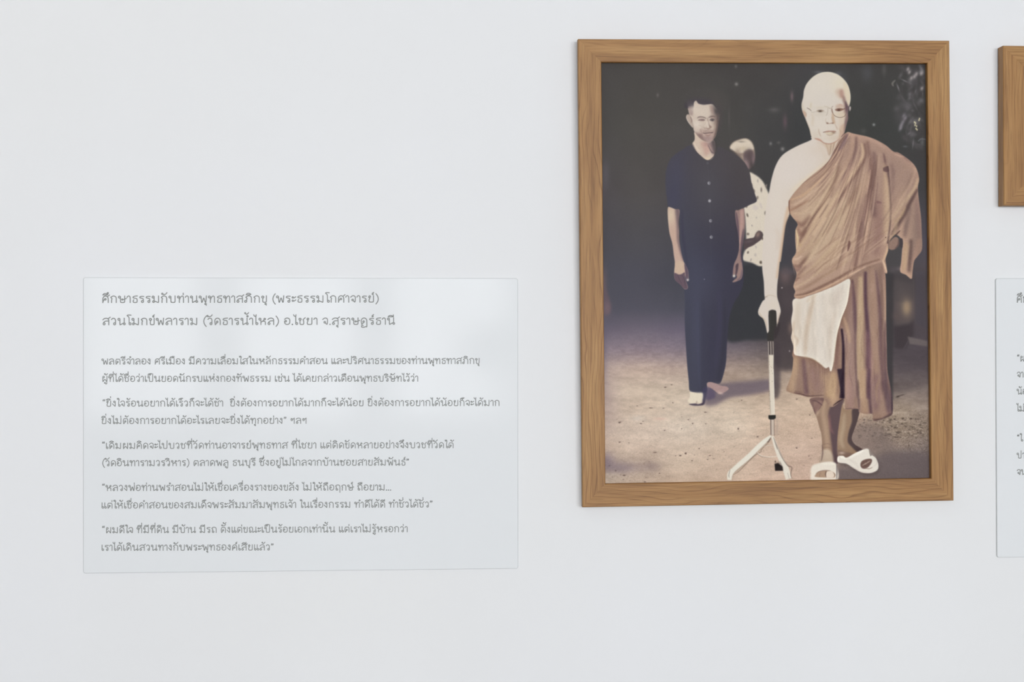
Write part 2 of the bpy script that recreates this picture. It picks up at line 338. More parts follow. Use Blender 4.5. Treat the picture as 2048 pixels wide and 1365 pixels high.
# ---- young man in a dark shirt and trousers
body = f1(1385, 290, 1368, 300, 1350, 310, 1338, 322, 1332, 340, 1331, 365, 1334, 395, 1336, 416, 1346, 419, 1358, 421, 1360, 470, 1363, 520, 1366, 545, 1370, 570) + \
       fG(895, 200, 878, 420, 888, 650, 905, 880, 925, 1060, 935, 1132) + f1(1393, 784, 1405, 787, 1415, 786, 1416, 768) + \
       f1(1441, 769, 1448, 750, 1453, 725, 1455, 685, 1459, 640, 1466, 610, 1478, 590, 1486, 565, 1486, 520, 1480, 460, 1471, 423, 1488, 417, 1502, 410, 1514, 403, 1511, 388, 1504, 365, 1500, 345, 1490, 325, 1470, 308, 1455, 300, 1437, 292, 1416, 330, 1390, 310)
bodyP = f1(1385, 289, 1366, 299, 1348, 311, 1338, 324, 1332, 344, 1331, 370, 1334, 398, 1337, 416, 1347, 420, 1358, 421, 1360, 470, 1363, 520, 1366, 545, 1370, 600, 1370, 650, 1372, 690, 1375, 735, 1378, 765, 1380, 784, 1393, 786, 1405, 788, 1414, 786, 1416, 768, 1430, 769, 1441, 769, 1448, 750, 1453, 725, 1455, 685, 1459, 640, 1468, 610, 1480, 590, 1488, 565, 1487, 520, 1480, 460, 1472, 424, 1488, 417, 1502, 410, 1515, 403, 1511, 388, 1504, 365, 1501, 347, 1491, 326, 1472, 309, 1455, 301, 1437, 293, 1416, 300)
bm = mask_of(spline(bodyP, True, 4), .9, False)
def bodycol(sl):
    y = Yg[sl[0]]; x = Xg[:, sl[1]]
    u = np.interp(x, [1330, 1360, 1400, 1440, 1515], [0, .1, .55, .8, 1])
    top = np.array([75, 73, 83])[None, None]*(1-u)[..., None] + np.array([79, 74, 76])[None, None]*u[..., None]
    low = np.array([72, 74, 88])[None, None]*(1-u)[..., None] + np.array([60, 58, 72])[None, None]*u[..., None]
    t = np.clip((y-330)/200, 0, 1)[..., None]
    return top*(1-t)+low*t
P = bodyP; r = raster(spline(P, True, 4), .9); put(r[0], r[1], bodycol, None)
blob(1352, 350, 12, 30, (76, 75, 90), .6, clip=bm); blob(1418, 380, 22, 40, (84, 82, 87), .5, clip=bm); blob(1346, 395, 9, 22, (72, 71, 88), .6, clip=bm)
blob(1482, 360, 18, 40, (76, 71, 73), .6, clip=bm); blob(1392, 660, 10, 90, (78, 79, 96), .6, clip=bm); blob(1408, 560, 26, 40, (78, 79, 96), .45, clip=bm)
stroke(f1(1395, 600, 1396, 680, 1400, 780), 5, (76, 77, 96), .5, 2, bm); stroke(f1(1406, 600, 1408, 680, 1407, 784), 7, (62, 62, 78), .5, 3, bm)
stroke(f1(1425, 640, 1424, 700, 1420, 766), 14, (62, 61, 78), .55, 4, bm); stroke(f1(1450, 600, 1449, 690, 1437, 768), 7, (55, 55, 66), .6, 2.5, bm)
stroke(f1(1438, 580, 1440, 650, 1432, 740), 8, (72, 68, 92), .35, 3, bm)
stroke(f1(1416, 320, 1420, 400, 1422, 480, 1424, 560), 1.2, (92, 90, 96), .25, .6, bm)
stroke(f1(1364, 420, 1366, 470, 1376, 540), 5, (60, 58, 76), .5, 2, bm)
stroke(f1(1470, 420, 1474, 470, 1478, 520), 4, (66, 60, 68), .5, 2, bm)
# neck
nk = fA(228, 760, 228, 850, 224, 910, 186, 968, 196, 1010, 250, 1110, 330, 1195, 400, 1255, 465, 1282, 530, 1262, 588, 1195, 615, 1120, 600, 980, 560, 900, 480, 880, 380, 860)
nm = mask_of(nk, .5)
fill(nk, (206, 188, 172), .6)
fill(fA(420, 940, 480, 960, 560, 900, 650, 900, 640, 1060, 600, 1180, 540, 1150, 500, 1040, 400, 1010), (132, 112, 112), 2.4, .8, nm)
fill(fA(330, 960, 430, 940, 500, 1030, 510, 1120, 420, 1200, 390, 1100), (192, 160, 148), 2.4, .8, nm)
fill(fA(540, 930, 660, 900, 650, 1150, 600, 1180, 565, 1080), (88, 80, 80), 2, .85, nm)
stroke(fA(470, 1000, 540, 1130, 590, 1150), 2.5, (90, 76, 82), .6, 1, nm); blob(1414, 317, 6, 2.5, (226, 208, 180), .6, clip=nm)
stroke(fA(220, 960, 260, 1050, 340, 1140), 3, (222, 208, 190), .7, 1.2, nm)
stroke(fA(186, 968, 250, 1110, 330, 1195, 465, 1284, 588, 1195, 620, 1120), 1.2, (58, 54, 58), .8, .5)
stroke(fA(640, 860, 618, 940, 626, 1040, 618, 1120, 585, 1205), 3.6, (74, 70, 70), .85, 1.1)
# head
head = fA(100, 300, 80, 210, 90, 130, 170, 90, 300, 70, 450, 80, 560, 120, 640, 220, 660, 330, 670, 460, 660, 620, 630, 760, 600, 850, 540, 920, 470, 942, 400, 925, 330, 880, 260, 805, 215, 735, 200, 640, 170, 540, 130, 440)
hm = mask_of(head, .6)
fill(head, (205, 190, 176), .7)
fill(fA(90, 440, 130, 445, 170, 520, 195, 600, 205, 680, 180, 675, 130, 610, 85, 540, 70, 480), (182, 166, 154), .7)
stroke(fA(150, 480, 172, 545, 165, 590), 1.6, (120, 96, 92), .7, .7); stroke(fA(90, 450, 80, 500, 120, 590, 190, 672), 1.4, (206, 196, 186), .8, .5)
fill(fA(30, 300, 60, 120, 200, 40, 500, 30, 720, 150, 700, 420, 625, 330, 560, 255, 470, 255, 400, 265, 340, 255, 290, 235, 255, 185, 215, 220, 205, 330, 150, 330), (70, 65, 71), 1.2, .95)
fill(fA(30, 330, 0, 100, 200, -40, 500, -50, 820, 80, 820, 330, 700, 420, 650, 280, 560, 190, 400, 160, 220, 150, 80, 210), (78, 75, 73), 3.6, .95)
fill(fA(110, 300, 200, 320, 190, 450, 150, 450, 125, 400), (150, 130, 126), 1.6, .7)
for k in range(26):
    x = 80+k*19; stroke(fA(x, 90+rg.random()*60, x+12, 200+rg.random()*40), 1.1, (82, 76, 86) if k % 2 else (64, 60, 64), .4, .4)
for k in range(8): stroke(fA(85+k*12, 190, 120+k*10, 330+rg.random()*60), .9, (120, 110, 112), .4, .4)
fill(fA(470, 60, 560, 200, 590, 330, 680, 300, 720, 200, 640, 60), (80, 76, 74), 3.4, .85)
fill(fA(555, 260, 600, 330, 690, 300, 730, 480, 700, 700, 650, 800, 615, 640, 605, 470, 560, 400), (80, 74, 74), 3, .95)
fill(fA(500, 270, 560, 300, 590, 420, 540, 430, 510, 380), (160, 138, 130), 2, .7, hm)
blob(1390, 216, 7, 5, (218, 206, 192), .7, clip=hm); blob(1405, 224, 8, 5, (216, 202, 186), .5, clip=hm); blob(1402, 214, 9, 2.2, (202, 188, 176), .6, clip=hm)
fill(fA(500, 470, 560, 440, 650, 460, 660, 640, 630, 800, 560, 900, 540, 820, 570, 700, 545, 560), (140, 120, 112), 2.6, .6, hm)
fill(fA(330, 690, 420, 720, 520, 720, 600, 740, 590, 860, 500, 935, 400, 920, 310, 860, 240, 770, 300, 760), (176, 152, 142), 2.2, .6, hm)
fill(fA(210, 300, 330, 270, 480, 280, 500, 380, 480, 470, 300, 480, 230, 420), (212, 198, 184), 2, .5, hm); fill(fA(230, 560, 320, 580, 360, 650, 330, 700, 240, 690, 215, 620), (216, 204, 190), 1.8, .6, hm)
# brows, eyes, nose, mouth, beard shade
stroke(fA(270, 510, 300, 490, 350, 484, 410, 498, 440, 520), [1, 2.4, 2.4, 2, 1], (116, 98, 94), .8, .6)
stroke(fA(480, 500, 530, 478, 580, 475, 610, 490), [1.2, 2.4, 2.6, 1.4], (112, 96, 92), .8, .6)
stroke(fA(460, 500, 470, 540, 478, 640), 2.4, (156, 134, 126), .7, .9)
fill(fA(285, 545, 330, 535, 380, 532, 415, 545, 380, 560, 320, 556), (120, 98, 96), .7, .75)
stroke(fA(280, 545, 340, 530, 400, 535, 420, 545), 1.2, (98, 78, 80), .8, .4); stroke(fA(290, 518, 350, 508, 410, 520), 1.5, (176, 156, 146), .8, .6)
fill(fA(500, 545, 540, 522, 590, 530, 610, 550, 570, 570, 525, 562), (142, 130, 124), .9, .8)
stroke(fA(500, 540, 545, 520, 600, 532), 1.4, (88, 76, 76), .8, .5); blob(1425.5, 239.5, 2.2, 1.3, (70, 62, 64), .8); stroke(fA(520, 582, 560, 586, 595, 574), 1, (196, 184, 172), .7, .5)
fill(fA(595, 560, 640, 560, 630, 800, 600, 830, 585, 760, 600, 690), (146, 128, 118), 1.6, .6, hm)
stroke(fA(445, 560, 440, 620, 420, 660), 2.2, (220, 208, 194), .6, .9); stroke(fA(462, 560, 468, 620, 474, 680), 3, (222, 210, 196), .7, 1)
fill(fA(400, 690, 440, 700, 480, 712, 540, 680, 530, 650, 495, 640, 490, 690, 440, 685), (142, 118, 108), 1, .7)
stroke(fA(395, 665, 398, 690, 430, 700), 1.4, (150, 126, 116), .6, .6); stroke(fA(490, 600, 500, 650, 540, 680), 2, (150, 130, 120), .7, .8)
fill(fA(380, 745, 430, 735, 500, 735, 560, 740, 575, 760, 500, 768, 420, 775), (162, 142, 132), 1, .6)
stroke(fA(372, 776, 410, 786, 450, 783, 490, 779, 545, 774, 568, 764), [.8, 1.6, 1.4, 1.4, 1.6, .8], (86, 66, 68), .9, .45)
stroke(fA(395, 720, 440, 728, 500, 716, 550, 728), 1.4, (150, 128, 120), .6, .6); stroke(fA(280, 640, 340, 650, 380, 690), 1.6, (182, 160, 146), .5, .9); blob(1415, 275, 5, 2.2, (150, 126, 120), .6, clip=hm); blob(1402, 271, 3, 4, (176, 152, 142), .5, clip=hm)
stroke(fA(590, 610, 605, 700, 600, 790), 3, (150, 130, 120), .6, 1.2, hm); stroke(fA(655, 420, 650, 620, 615, 800, 560, 900), 4, (100, 86, 82), .8, 1.6, hm)
stroke(fA(420, 808, 470, 828, 530, 808), 3, (150, 122, 116), .7, 1); blob(1417, 268, 3, 1, (186, 160, 150), .5)
stroke(fA(330, 700, 340, 740, 360, 790, 372, 830), 1.3, (156, 132, 124), .7, .7); stroke(fA(570, 720, 590, 760, 588, 810), 1.3, (140, 116, 112), .7, .6); stroke(fA(590, 730, 600, 780), 1.4, (214, 196, 180), .6, .5)
fill(fA(215, 735, 280, 790, 340, 800, 380, 850, 430, 910, 500, 935, 560, 900, 600, 850, 560, 930, 470, 950, 400, 930, 320, 880, 250, 800), (128, 106, 102), 1.8, .8, hm)
fill(fA(360, 840, 440, 860, 540, 850, 570, 880, 500, 935, 420, 915), (162, 140, 136), 1.8, .7, hm)
blob(1393, 247, 5, 6, (220, 208, 196), .55, clip=hm); blob(1390, 258, 4, 4, (202, 184, 172), .5, clip=hm); blob(1428, 252, 3, 5, (196, 180, 164), .5, clip=hm)
stroke(fA(665, 500, 672, 545, 680, 450, 690, 430), 1.4, (112, 102, 98), .7, .7)
# arms and hands
la = fC(110, 112, 150, 110, 215, 135, 268, 150, 250, 300, 258, 420, 262, 560, 290, 720, 322, 840, 350, 900, 385, 980, 390, 1100, 372, 1118, 345, 1040, 340, 1080, 380, 1190, 370, 1225, 335, 1225, 280, 1160, 210, 1100, 196, 1010, 205, 880, 190, 760, 170, 600, 130, 450, 110, 250)
lam = mask_of(la, .7)
fill(la, (196, 170, 156), .9)
fill(fC(205, 140, 270, 150, 258, 420, 265, 560, 300, 740, 330, 860, 300, 800, 235, 560, 225, 350), (104, 88, 94), 2, .9, lam)
blob(1342, 432, 6, 14, (216, 200, 176), .8, clip=lam); blob(1347, 470, 6, 22, (196, 168, 152), .5, clip=lam)
fill(fC(210, 860, 310, 850, 335, 920, 325, 1020, 260, 1025, 195, 1000), (206, 184, 160), 1.8, .6, lam)
fill(fC(196, 1010, 260, 1028, 300, 1020, 340, 1000, 345, 1080, 380, 1190, 360, 1230, 300, 1200, 210, 1110), (100, 84, 94), 1, .95, lam)
fill(fC(335, 880, 370, 930, 390, 1000, 385, 1095, 365, 1110, 350, 1030), (98, 84, 96), .9, .95, lam)
for a in ((230, 1040, 290, 1160), (270, 1040, 330, 1200), (310, 1040, 365, 1190)): stroke(fC(*a), 1.2, (134, 112, 112), .7, .6, lam)
stroke(fC(240, 1030, 255, 1075, 300, 1160), .9, (66, 56, 66), .6, .5, lam); stroke(fC(300, 1030, 335, 1100, 350, 1190), 1.1, (62, 56, 70), .7, .5)
blob(1375.7, 561, 1.7, 1.5, (216, 212, 208), .9)
ra = fC(1035, 158, 1080, 145, 1150, 120, 1162, 180, 1170, 320, 1160, 470, 1135, 620, 1115, 760, 1130, 880, 1138, 980, 1120, 1080, 1060, 1120, 1005, 1135, 1000, 1120, 1060, 1070, 1040, 1030, 1020, 1060, 1003, 1055, 1003, 980, 1020, 880, 1060, 790, 1090, 650, 1080, 480, 1048, 320)
ram = mask_of(ra, .7)
fill(ra, (152, 128, 122), .9)
stroke(fC(1125, 140, 1125, 320, 1110, 500, 1098, 680), [7, 8, 6, 3], (190, 158, 148), .75, 1.4, ram)
stroke(fC(1048, 170, 1070, 350, 1085, 560), 4, (98, 80, 90), .8, 1.2, ram); stroke(fC(1150, 400, 1125, 620, 1120, 860), 5, (78, 66, 78), .7, 1.4, ram)
fill(fC(1040, 900, 1080, 880, 1060, 1010, 1035, 1040, 1040, 960), (70, 58, 68), .9, .8, ram)
stroke(fC(1090, 880, 1100, 960, 1075, 1040, 1010, 1125), 2.6, (160, 132, 124), .8, .8, ram); stroke(fC(1125, 960, 1110, 1060, 1060, 1110), 2, (96, 82, 98), .7, .7, ram)
stroke(fC(1040, 880, 1018, 960, 1012, 1030), 2.6, (140, 116, 116), .7, .8, ram); blob(1469, 553.4, 1.9, 2, (222, 218, 206), .95)
# buttons
for x, y, b in ((1418.5, 366.5, 1), (1419.7, 402.3, 2), (1421.6, 442.4, 1), (1423, 475.2, 1)):
    blob(x, y, 2.2, 2.4, (206, 204, 206), .9, hard=1.6); blob(x+.6, y-.1, 1.1, 1.3, (84, 82, 90) if b == 1 else (150, 148, 152), .9)
blob(1415.8, 326, 1.9, 2, (112, 110, 112), .8, hard=2); blob(1415.8, 326, 1.1, 1.2, (76, 74, 80), .9); blob(1409, 560, .8, .8, (150, 152, 170), .8)
# his shadow and feet
fill(f1(1420, 774, 1450, 768, 1500, 764, 1548, 762, 1545, 782, 1500, 792, 1460, 798, 1432, 812, 1410, 812, 1415, 790), (112, 100, 108), 3.4, .85)
fill(fG(1110, 1055, 1150, 1045, 1200, 1060, 1250, 1080, 1310, 1090, 1330, 1115, 1300, 1140, 1250, 1165, 1215, 1155, 1160, 1110, 1120, 1095), (172, 146, 142), .9)
blob(1441, 788, 4, 2, (206, 184, 176), .7, .3); stroke(fG(1120, 1095, 1170, 1130, 1215, 1160), 1.6, (88, 78, 98), .8, .8); stroke(fG(1250, 1085, 1265, 1110), 1, (120, 98, 100), .6, .6)
fill(fG(1110, 1100, 1180, 1140, 1190, 1200, 1100, 1220), (92, 82, 104), 2, .8)
fill(fG(1065, 1120, 1112, 1090, 1105, 1180, 1080, 1270, 1060, 1220), (70, 66, 88), 1.6, .9)
fill(fG(935, 1140, 990, 1150, 1060, 1150, 1068, 1200, 1050, 1250, 1030, 1265, 1005, 1235, 985, 1265, 940, 1262, 915, 1235, 935, 1190), (230, 218, 198), 1.4)
fill(fG(925, 1268, 990, 1262, 1020, 1268, 1060, 1255, 1085, 1225, 1075, 1275, 1010, 1284, 960, 1280), (74, 64, 78), .9, .95)
stroke(fG(1000, 1265, 1004, 1240), 1.1, (90, 70, 74), .8, .4); stroke(fG(938, 1136, 1010, 1148, 1068, 1150), 1.5, (60, 60, 78), .8, .6)

# litter on the ground
for x, y, rx, ry in [(1238.7, 887, 2.6, 1.4), (1329, 863.5, 2.2, 1), (1363.6, 860, 1.3, 1), (1385.6, 850, 1.6, 1.4), (1411.5, 827, 4, 1), (1412, 850.4, 1.6, 1), (1477.3, 860, 1.4, 2), (1371.6, 909.5, 2.8, 2.2),
        (1360.5, 914, 3, 1.2), (1351.5, 914.6, 1.5, .8), (1398.6, 899.7, 1.8, 1), (1416, 921.5, 2.6, 1.2), (1384.4, 924, 1.6, 1.4), (1218, 934.4, 2, 1.2), (1231, 944, 2, 1.6), (1247.8, 953.5, 3.2, 1.4), (1224, 957, 1.4, .8),
        (1289, 966.5, 2.6, 1.2), (1309.5, 907.5, 4, .9), (1239, 847.5, 3, 2), (1281.5, 850, 3, .9), (1286, 845.5, 1.8, 1), (1274, 814.5, 2, .7), (1345.7, 808, 1.4, .9), (1327, 819, 2.4, .8), (1302, 818.5, 5, .8),
        (1331, 777, 3, 1.2), (1343, 772, 2.6, .8), (1377, 842, 2.4, .9), (1363.5, 836, 1.6, .6), (1319, 949.5, 1, 1.3), (1298, 926, 1, .8), (1516, 876, 2.6, 1), (1594.5, 898.5, 2.2, 1.8), (1619, 914.5, 1.4, .9),
        (1595, 800.5, 2.4, 1.2), (1621, 832, 1.6, 1), (1625, 879, 1, 1), (1484, 803, 1.2, 1), (1567, 900, 1, .6), (1449, 906, 1, .8), (1420, 914, 3, .7), (1428, 920, 2.6, .6), (1421, 913.5, 2, .6), (1389, 913, 1, .7), (1257, 888.5, 1.2, .9)]:
    q_ = np.random.default_rng(int(x*7+y)); P_ = [(x+rx*.85*math.cos(t)*(.5+.8*q_.random()), y+ry*.9*math.sin(t)*(.5+.8*q_.random())) for t in np.arange(0, 6.28, .9)]
    fill(P_, (92, 74, 68), .45, .85); blob(x+1, y-ry, rx, ry*.7, (150, 130, 120), .25)
rg = np.random.default_rng(9)
for k in range(420):
    x = 1205+655*rg.random(); y = 800+165*rg.random()**.8
    wgt = .25+.5*(x > 1700)+.3*(x < 1300 and y > 920); s = .4+.7*rg.random()
    d = rg.random() < .7; blob(x, y, s*1.4, s*.8, (96, 80, 74) if d else (228, 214, 200), wgt*rg.random(), hard=1.3)
for k in range(150):
    x = 1715+140*rg.random(); y = 838+40*rg.random(); blob(x, y, 1.2+rg.random(), .7+.5*rg.random(), (70, 58, 52) if k % 3 else (196, 180, 164), .55*rg.random()+.2)
for k in range(700):
    x = 1668+195*rg.random(); y = 835+125*rg.random(); g = rg.random()
    blob(x, y, .5+.6*rg.random(), .4+.4*rg.random(), (88, 74, 68) if g < .6 else (176, 156, 140), .25+.4*rg.random())
for k in range(60):
    x = 1795+66*rg.random(); y = 905+55*rg.random(); blob(x, y, .9, .7, (200, 192, 186), .6*rg.random())
blob(1241, 938, 26, 8, (128, 114, 122), .6); blob(1302, 936, 14, 7, (140, 124, 122), .5); blob(1211, 925, 12, 12, (120, 106, 122), .55); blob(1213, 800, 14, 40, (168, 150, 148), .45); blob(1204, 700, 6, 60, (110, 104, 120), .5)
blob(1320, 840, 9, 2, (206, 172, 158), .5); blob(1275, 839, 10, 4, (222, 212, 200), .5)

# ---- old monk: skin, robe, skirt, staff
fill(f1(1690, 852, 1760, 850, 1800, 900, 1862, 912, 1866, 985, 1674, 985, 1676, 900), (116, 102, 98), 8, .6)
fill(f1(1735, 925, 1790, 905, 1862, 915, 1866, 985, 1676, 985, 1676, 940, 1700, 935), (98, 88, 90), 5, .55)
fill(f1(1545, 560, 1600, 560, 1600, 700, 1590, 740, 1545, 720), (72, 64, 66), 4, .85)
blob(1572, 553, 8, 12, (120, 102, 100), .7); blob(1578, 545, 12, 4, (92, 84, 88), .7); blob(1565.4, 577, 1, 1, (220, 210, 204), .9); blob(1580.5, 704, 1.1, 1.3, (170, 160, 158), .8); blob(1576, 600, 10, 18, (86, 76, 78), .5); blob(1583, 658, 4, 8, (140, 118, 106), .6)
fill(f1(1548, 700, 1560, 690, 1562, 780, 1552, 800, 1545, 780), (70, 62, 66), 3, .7)
# legs under the skirt
shin = (158, 136, 118)
lg1 = fF(905, 380, 960, 300, 1000, 270, 1190, 280, 1180, 330, 1165, 420, 1150, 520, 1140, 620, 1130, 700, 1133, 800, 1125, 900, 960, 900, 978, 780, 975, 640, 955, 560, 930, 470)
lm1 = mask_of(lg1, .6)
fill(lg1, (156, 131, 113), .8)
fill(fF(1070, 350, 1190, 280, 1180, 330, 1165, 420, 1150, 520, 1140, 620, 1125, 760, 1135, 910, 1085, 900, 1075, 760, 1060, 640, 1050, 520, 1040, 430), (98, 80, 82), 2, .92, lm1)
stroke(fF(1010, 300, 990, 420, 1010, 560, 1025, 700, 1030, 860), [6, 8, 9, 8, 9], (178, 153, 132), .7, 2, lm1)
stroke(fF(1050, 430, 1060, 560, 1090, 620), 4, (150, 110, 106), .6, 1.8, lm1); stroke(fF(985, 720, 1030, 712, 1070, 722), 1.2, (130, 106, 96), .6, .6, lm1); stroke(fF(985, 755, 1030, 748, 1080, 760), 1.2, (130, 106, 96), .5, .6, lm1)
fill(fF(975, 780, 1060, 780, 1085, 900, 960, 905), (206, 190, 172), 2, .7, lm1); stroke(fF(980, 720, 985, 800, 972, 880), 3, (120, 98, 92), .6, 1.2, lm1)
lg2 = fF(1175, 340, 1200, 380, 1330, 380, 1320, 480, 1285, 580, 1262, 660, 1290, 720, 1370, 775, 1300, 830, 1215, 860, 1150, 835, 1128, 740, 1130, 620, 1150, 480)
lm2 = mask_of(lg2, .6)
fill(lg2, (152, 128, 108), .9)
fill(fF(1270, 385, 1340, 380, 1325, 480, 1290, 590, 1268, 665, 1300, 715, 1375, 772, 1330, 800, 1260, 740, 1225, 690, 1235, 600, 1265, 500), (84, 70, 70), 1.6, .9, lm2)
stroke(fF(1195, 420, 1180, 560, 1160, 680, 1190, 760), 9, (178, 158, 136), .7, 2.4, lm2); fill(fF(1130, 770, 1200, 790, 1250, 800, 1300, 830, 1215, 860, 1130, 830), (128, 106, 96), 1.6, .7, lm2)
blob(1685, 908, 4, 2, (206, 188, 172), .6)
# white sandals
s2 = fF(1125, 880, 1132, 835, 1180, 828, 1215, 845, 1300, 800, 1385, 763, 1425, 765, 1462, 805, 1495, 850, 1518, 915, 1505, 965, 1440, 992, 1355, 985, 1280, 945, 1215, 905, 1150, 895)
fill([(x+3, y+5) for x, y in s2], (90, 78, 76), 3, .7); fill(s2, (232, 224, 212), .7)
s2m = mask_of(s2, .5)
fill(fF(1345, 915, 1358, 880, 1400, 860, 1450, 858, 1455, 885, 1430, 925, 1395, 950, 1360, 945), (112, 88, 80), .9, 1)
stroke(fF(1362, 920, 1400, 900, 1440, 875), 2, (200, 182, 166), .8, .6); stroke(fF(1378, 945, 1430, 950, 1465, 935), 1.6, (150, 128, 114), .8, .7); stroke(fF(1400, 868, 1410, 900), 1.2, (70, 50, 48), .8, .5); stroke(fF(1370, 890, 1395, 935), 1.1, (80, 60, 56), .7, .5)
stroke(fF(1150, 895, 1280, 945, 1355, 985, 1440, 990), 3, (204, 188, 176), .6, 1, s2m); stroke(fF(1460, 935, 1500, 900, 1490, 860), 2.4, (212, 200, 188), .5, 1, s2m); fill(fF(1428, 762, 1470, 800, 1500, 850, 1478, 836, 1455, 822, 1440, 828), (118, 104, 98), .9, .8, s2m); stroke(fF(1425, 770, 1450, 815), 1.6, (200, 184, 166), .7, .7, s2m); stroke(fF(1210, 850, 1300, 900, 1330, 960), 4, (214, 202, 190), .5, 1.8, s2m); stroke(fF(1240, 838, 1330, 795, 1400, 775), 3, (240, 234, 224), .5, 1.2, s2m)
s1 = fF(872, 955, 892, 918, 955, 897, 1030, 885, 1095, 890, 1120, 925, 1120, 1060, 890, 1065, 872, 1000)
fill(s1, (234, 225, 211), 1.4); s1m = mask_of(s1, .5)
fill(fF(915, 1010, 940, 982, 1000, 968, 1060, 972, 1100, 995, 1100, 1030, 1060, 1036, 920, 1030), (172, 146, 124), 1, .95, s1m)
fill(fF(1015, 1010, 1030, 975, 1075, 975, 1095, 1010, 1080, 1036, 1020, 1036), (232, 218, 202), 1, .95, s1m)
stroke(fF(1020, 970, 1012, 1000, 1018, 1034), 1.6, (94, 72, 66), .9, .5); stroke(fF(920, 1000, 960, 975, 1010, 968, 1060, 970), 1.4, (130, 104, 92), .8, .6); stroke(fF(965, 985, 955, 1015, 960, 1032), 1.2, (136, 110, 98), .6, .5); stroke(fF(1090, 990, 1104, 1010, 1095, 1034), 1.2, (140, 112, 100), .7, .5)
stroke(fF(1119, 900, 1121, 980, 1118, 1050), 2, (84, 74, 78), .8, .8)

# skirt
sk = f1(1588, 700, 1588, 720, 1586, 745, 1580, 765, 1574, 781) + fF(650, 215, 710, 236, 780, 252, 850, 270, 920, 272, 990, 270, 1015, 305, 1045, 350, 1080, 362, 1130, 330, 1180, 288, 1198, 310, 1200, 385, 1260, 382, 1325, 384, 1335, 412, 1400, 430, 1460, 428, 1468, 490, 1530, 485, 1610, 455, 1652, 425, 1655, 330, 1645, 230, 1620, 100) + \
     f1(1777, 740, 1776, 700, 1775, 640, 1775, 580, 1773, 545, 1765, 525, 1740, 530, 1700, 545, 1620, 600)
skm = mask_of(spline(sk, True, 4), .6, False)
fill(sk, (152, 126, 112), .7, n=4)
rg = np.random.default_rng(21)
SC = [(164, 138, 120), (178, 152, 130), (128, 102, 96), (112, 86, 84)]
for P, w, c, a, b in [
    (fE(1010, 200, 1030, 500, 1050, 900, 1060, 1360), 9, (104, 80, 84), .8, 2), (fE(1090, 170, 1090, 500, 1080, 900, 1105, 1360), [8, 13, 14, 16], (182, 158, 134), .85, 2.2),
    (fE(1140, 120, 1140, 400, 1165, 800, 1160, 1360), [5, 6, 8, 9], (98, 74, 80), .9, 1.8), (fE(1200, 90, 1220, 400, 1230, 700, 1240, 1100, 1280, 1360), [8, 14, 15, 16, 14], (166, 138, 122), .75, 3),
    (fE(1240, 100, 1280, 500, 1290, 900, 1310, 1300), 6, (112, 86, 90), .7, 2), (fE(1315, 200, 1330, 500, 1320, 700), 5, (190, 166, 144), .6, 1.6), (fE(1330, 600, 1330, 1000, 1340, 1360), 6, (96, 76, 82), .7, 2),
    (fE(1000, 230, 985, 450, 1010, 800, 1000, 1100), [8, 13, 12, 10], (158, 132, 122), .7, 3), (fE(890, 640, 960, 850, 990, 1100, 1000, 1360), [5, 14, 16, 18], (160, 134, 124), .75, 3),
    (fE(920, 560, 960, 680, 985, 820), 7, (184, 156, 134), .7, 2), (fE(905, 680, 920, 850, 918, 1100, 905, 1360), [4, 5, 6, 11], (66, 50, 58), .95, 1.4), (fE(870, 720, 860, 900, 840, 1100), 8, (134, 106, 98), .7, 2.4),
    (fE(1150, 700, 1180, 1000, 1170, 1360), 12, (150, 118, 116), .6, 3), (fE(1060, 700, 1070, 1000, 1080, 1360), 5, (178, 154, 130), .6, 2),
    (fE(700, 1050, 720, 1200, 740, 1340), 14, (160, 132, 116), .6, 4), (fE(530, 980, 545, 1150, 560, 1320), [5, 8, 10], (118, 92, 92), .8, 2.6), (fE(460, 950, 440, 1100, 400, 1300), [8, 14, 16], (186, 160, 134), .7, 3.4),
    (fE(800, 1100, 830, 1220, 800, 1360), [14, 24, 28], (184, 156, 128), .8, 4), (fE(880, 1040, 880, 1200, 850, 1350), 8, (126, 100, 92), .6, 3), (fE(600, 1040, 640, 1180, 640, 1320), 20, (146, 116, 110), .5, 5),
    (fF(1150, 0, 1170, 150, 1180, 280), [10, 9, 4], (64, 50, 58), .9, 1.6), (fF(1230, 60, 1240, 220, 1260, 380), 16, (160, 130, 122), .6, 3), (fF(1370, 0, 1370, 200, 1390, 420), [16, 14, 12], (176, 148, 126), .8, 3),
    (fF(1430, 0, 1430, 200, 1450, 430), [4, 6, 5], (104, 80, 84), .8, 1.8), (fF(1500, 40, 1500, 220, 1490, 400), 16, (134, 106, 106), .7, 4), (fF(1560, 100, 1600, 250, 1620, 430), 12, (110, 88, 92), .7, 3),
    (fF(1530, 90, 1500, 200, 1510, 330), 5, (160, 134, 114), .7, 2), (fF(1325, 100, 1330, 260, 1335, 400), 4, (104, 82, 82), .6, 1.5), (fF(1640, 60, 1650, 250, 1650, 420), 5, (80, 68, 74), .9, 1.6),
    (fF(990, 50, 1060, 200, 1090, 350), [10, 20, 10], (188, 160, 132), .6, 4), (fF(860, 120, 900, 250), 20, (158, 130, 112), .5, 4)]:
    stroke(P, w, c, a, b, skm)
stroke(fF(712, 226, 780, 240, 850, 258, 1000, 250), 2, (106, 82, 78), .75, .8, skm); stroke(fF(720, 212, 790, 224), 3, (112, 88, 84), .7, 1.2, skm); fill(fF(1470, 480, 1550, 470, 1650, 415, 1650, 460, 1500, 500), (84, 66, 66), 2, .7, skm)
stroke(fF(1085, 350, 1140, 310, 1185, 285), 2.6, (74, 56, 58), .9, 1); stroke(fF(1200, 380, 1260, 378, 1325, 380), 1.6, (110, 86, 84), .7, .8)
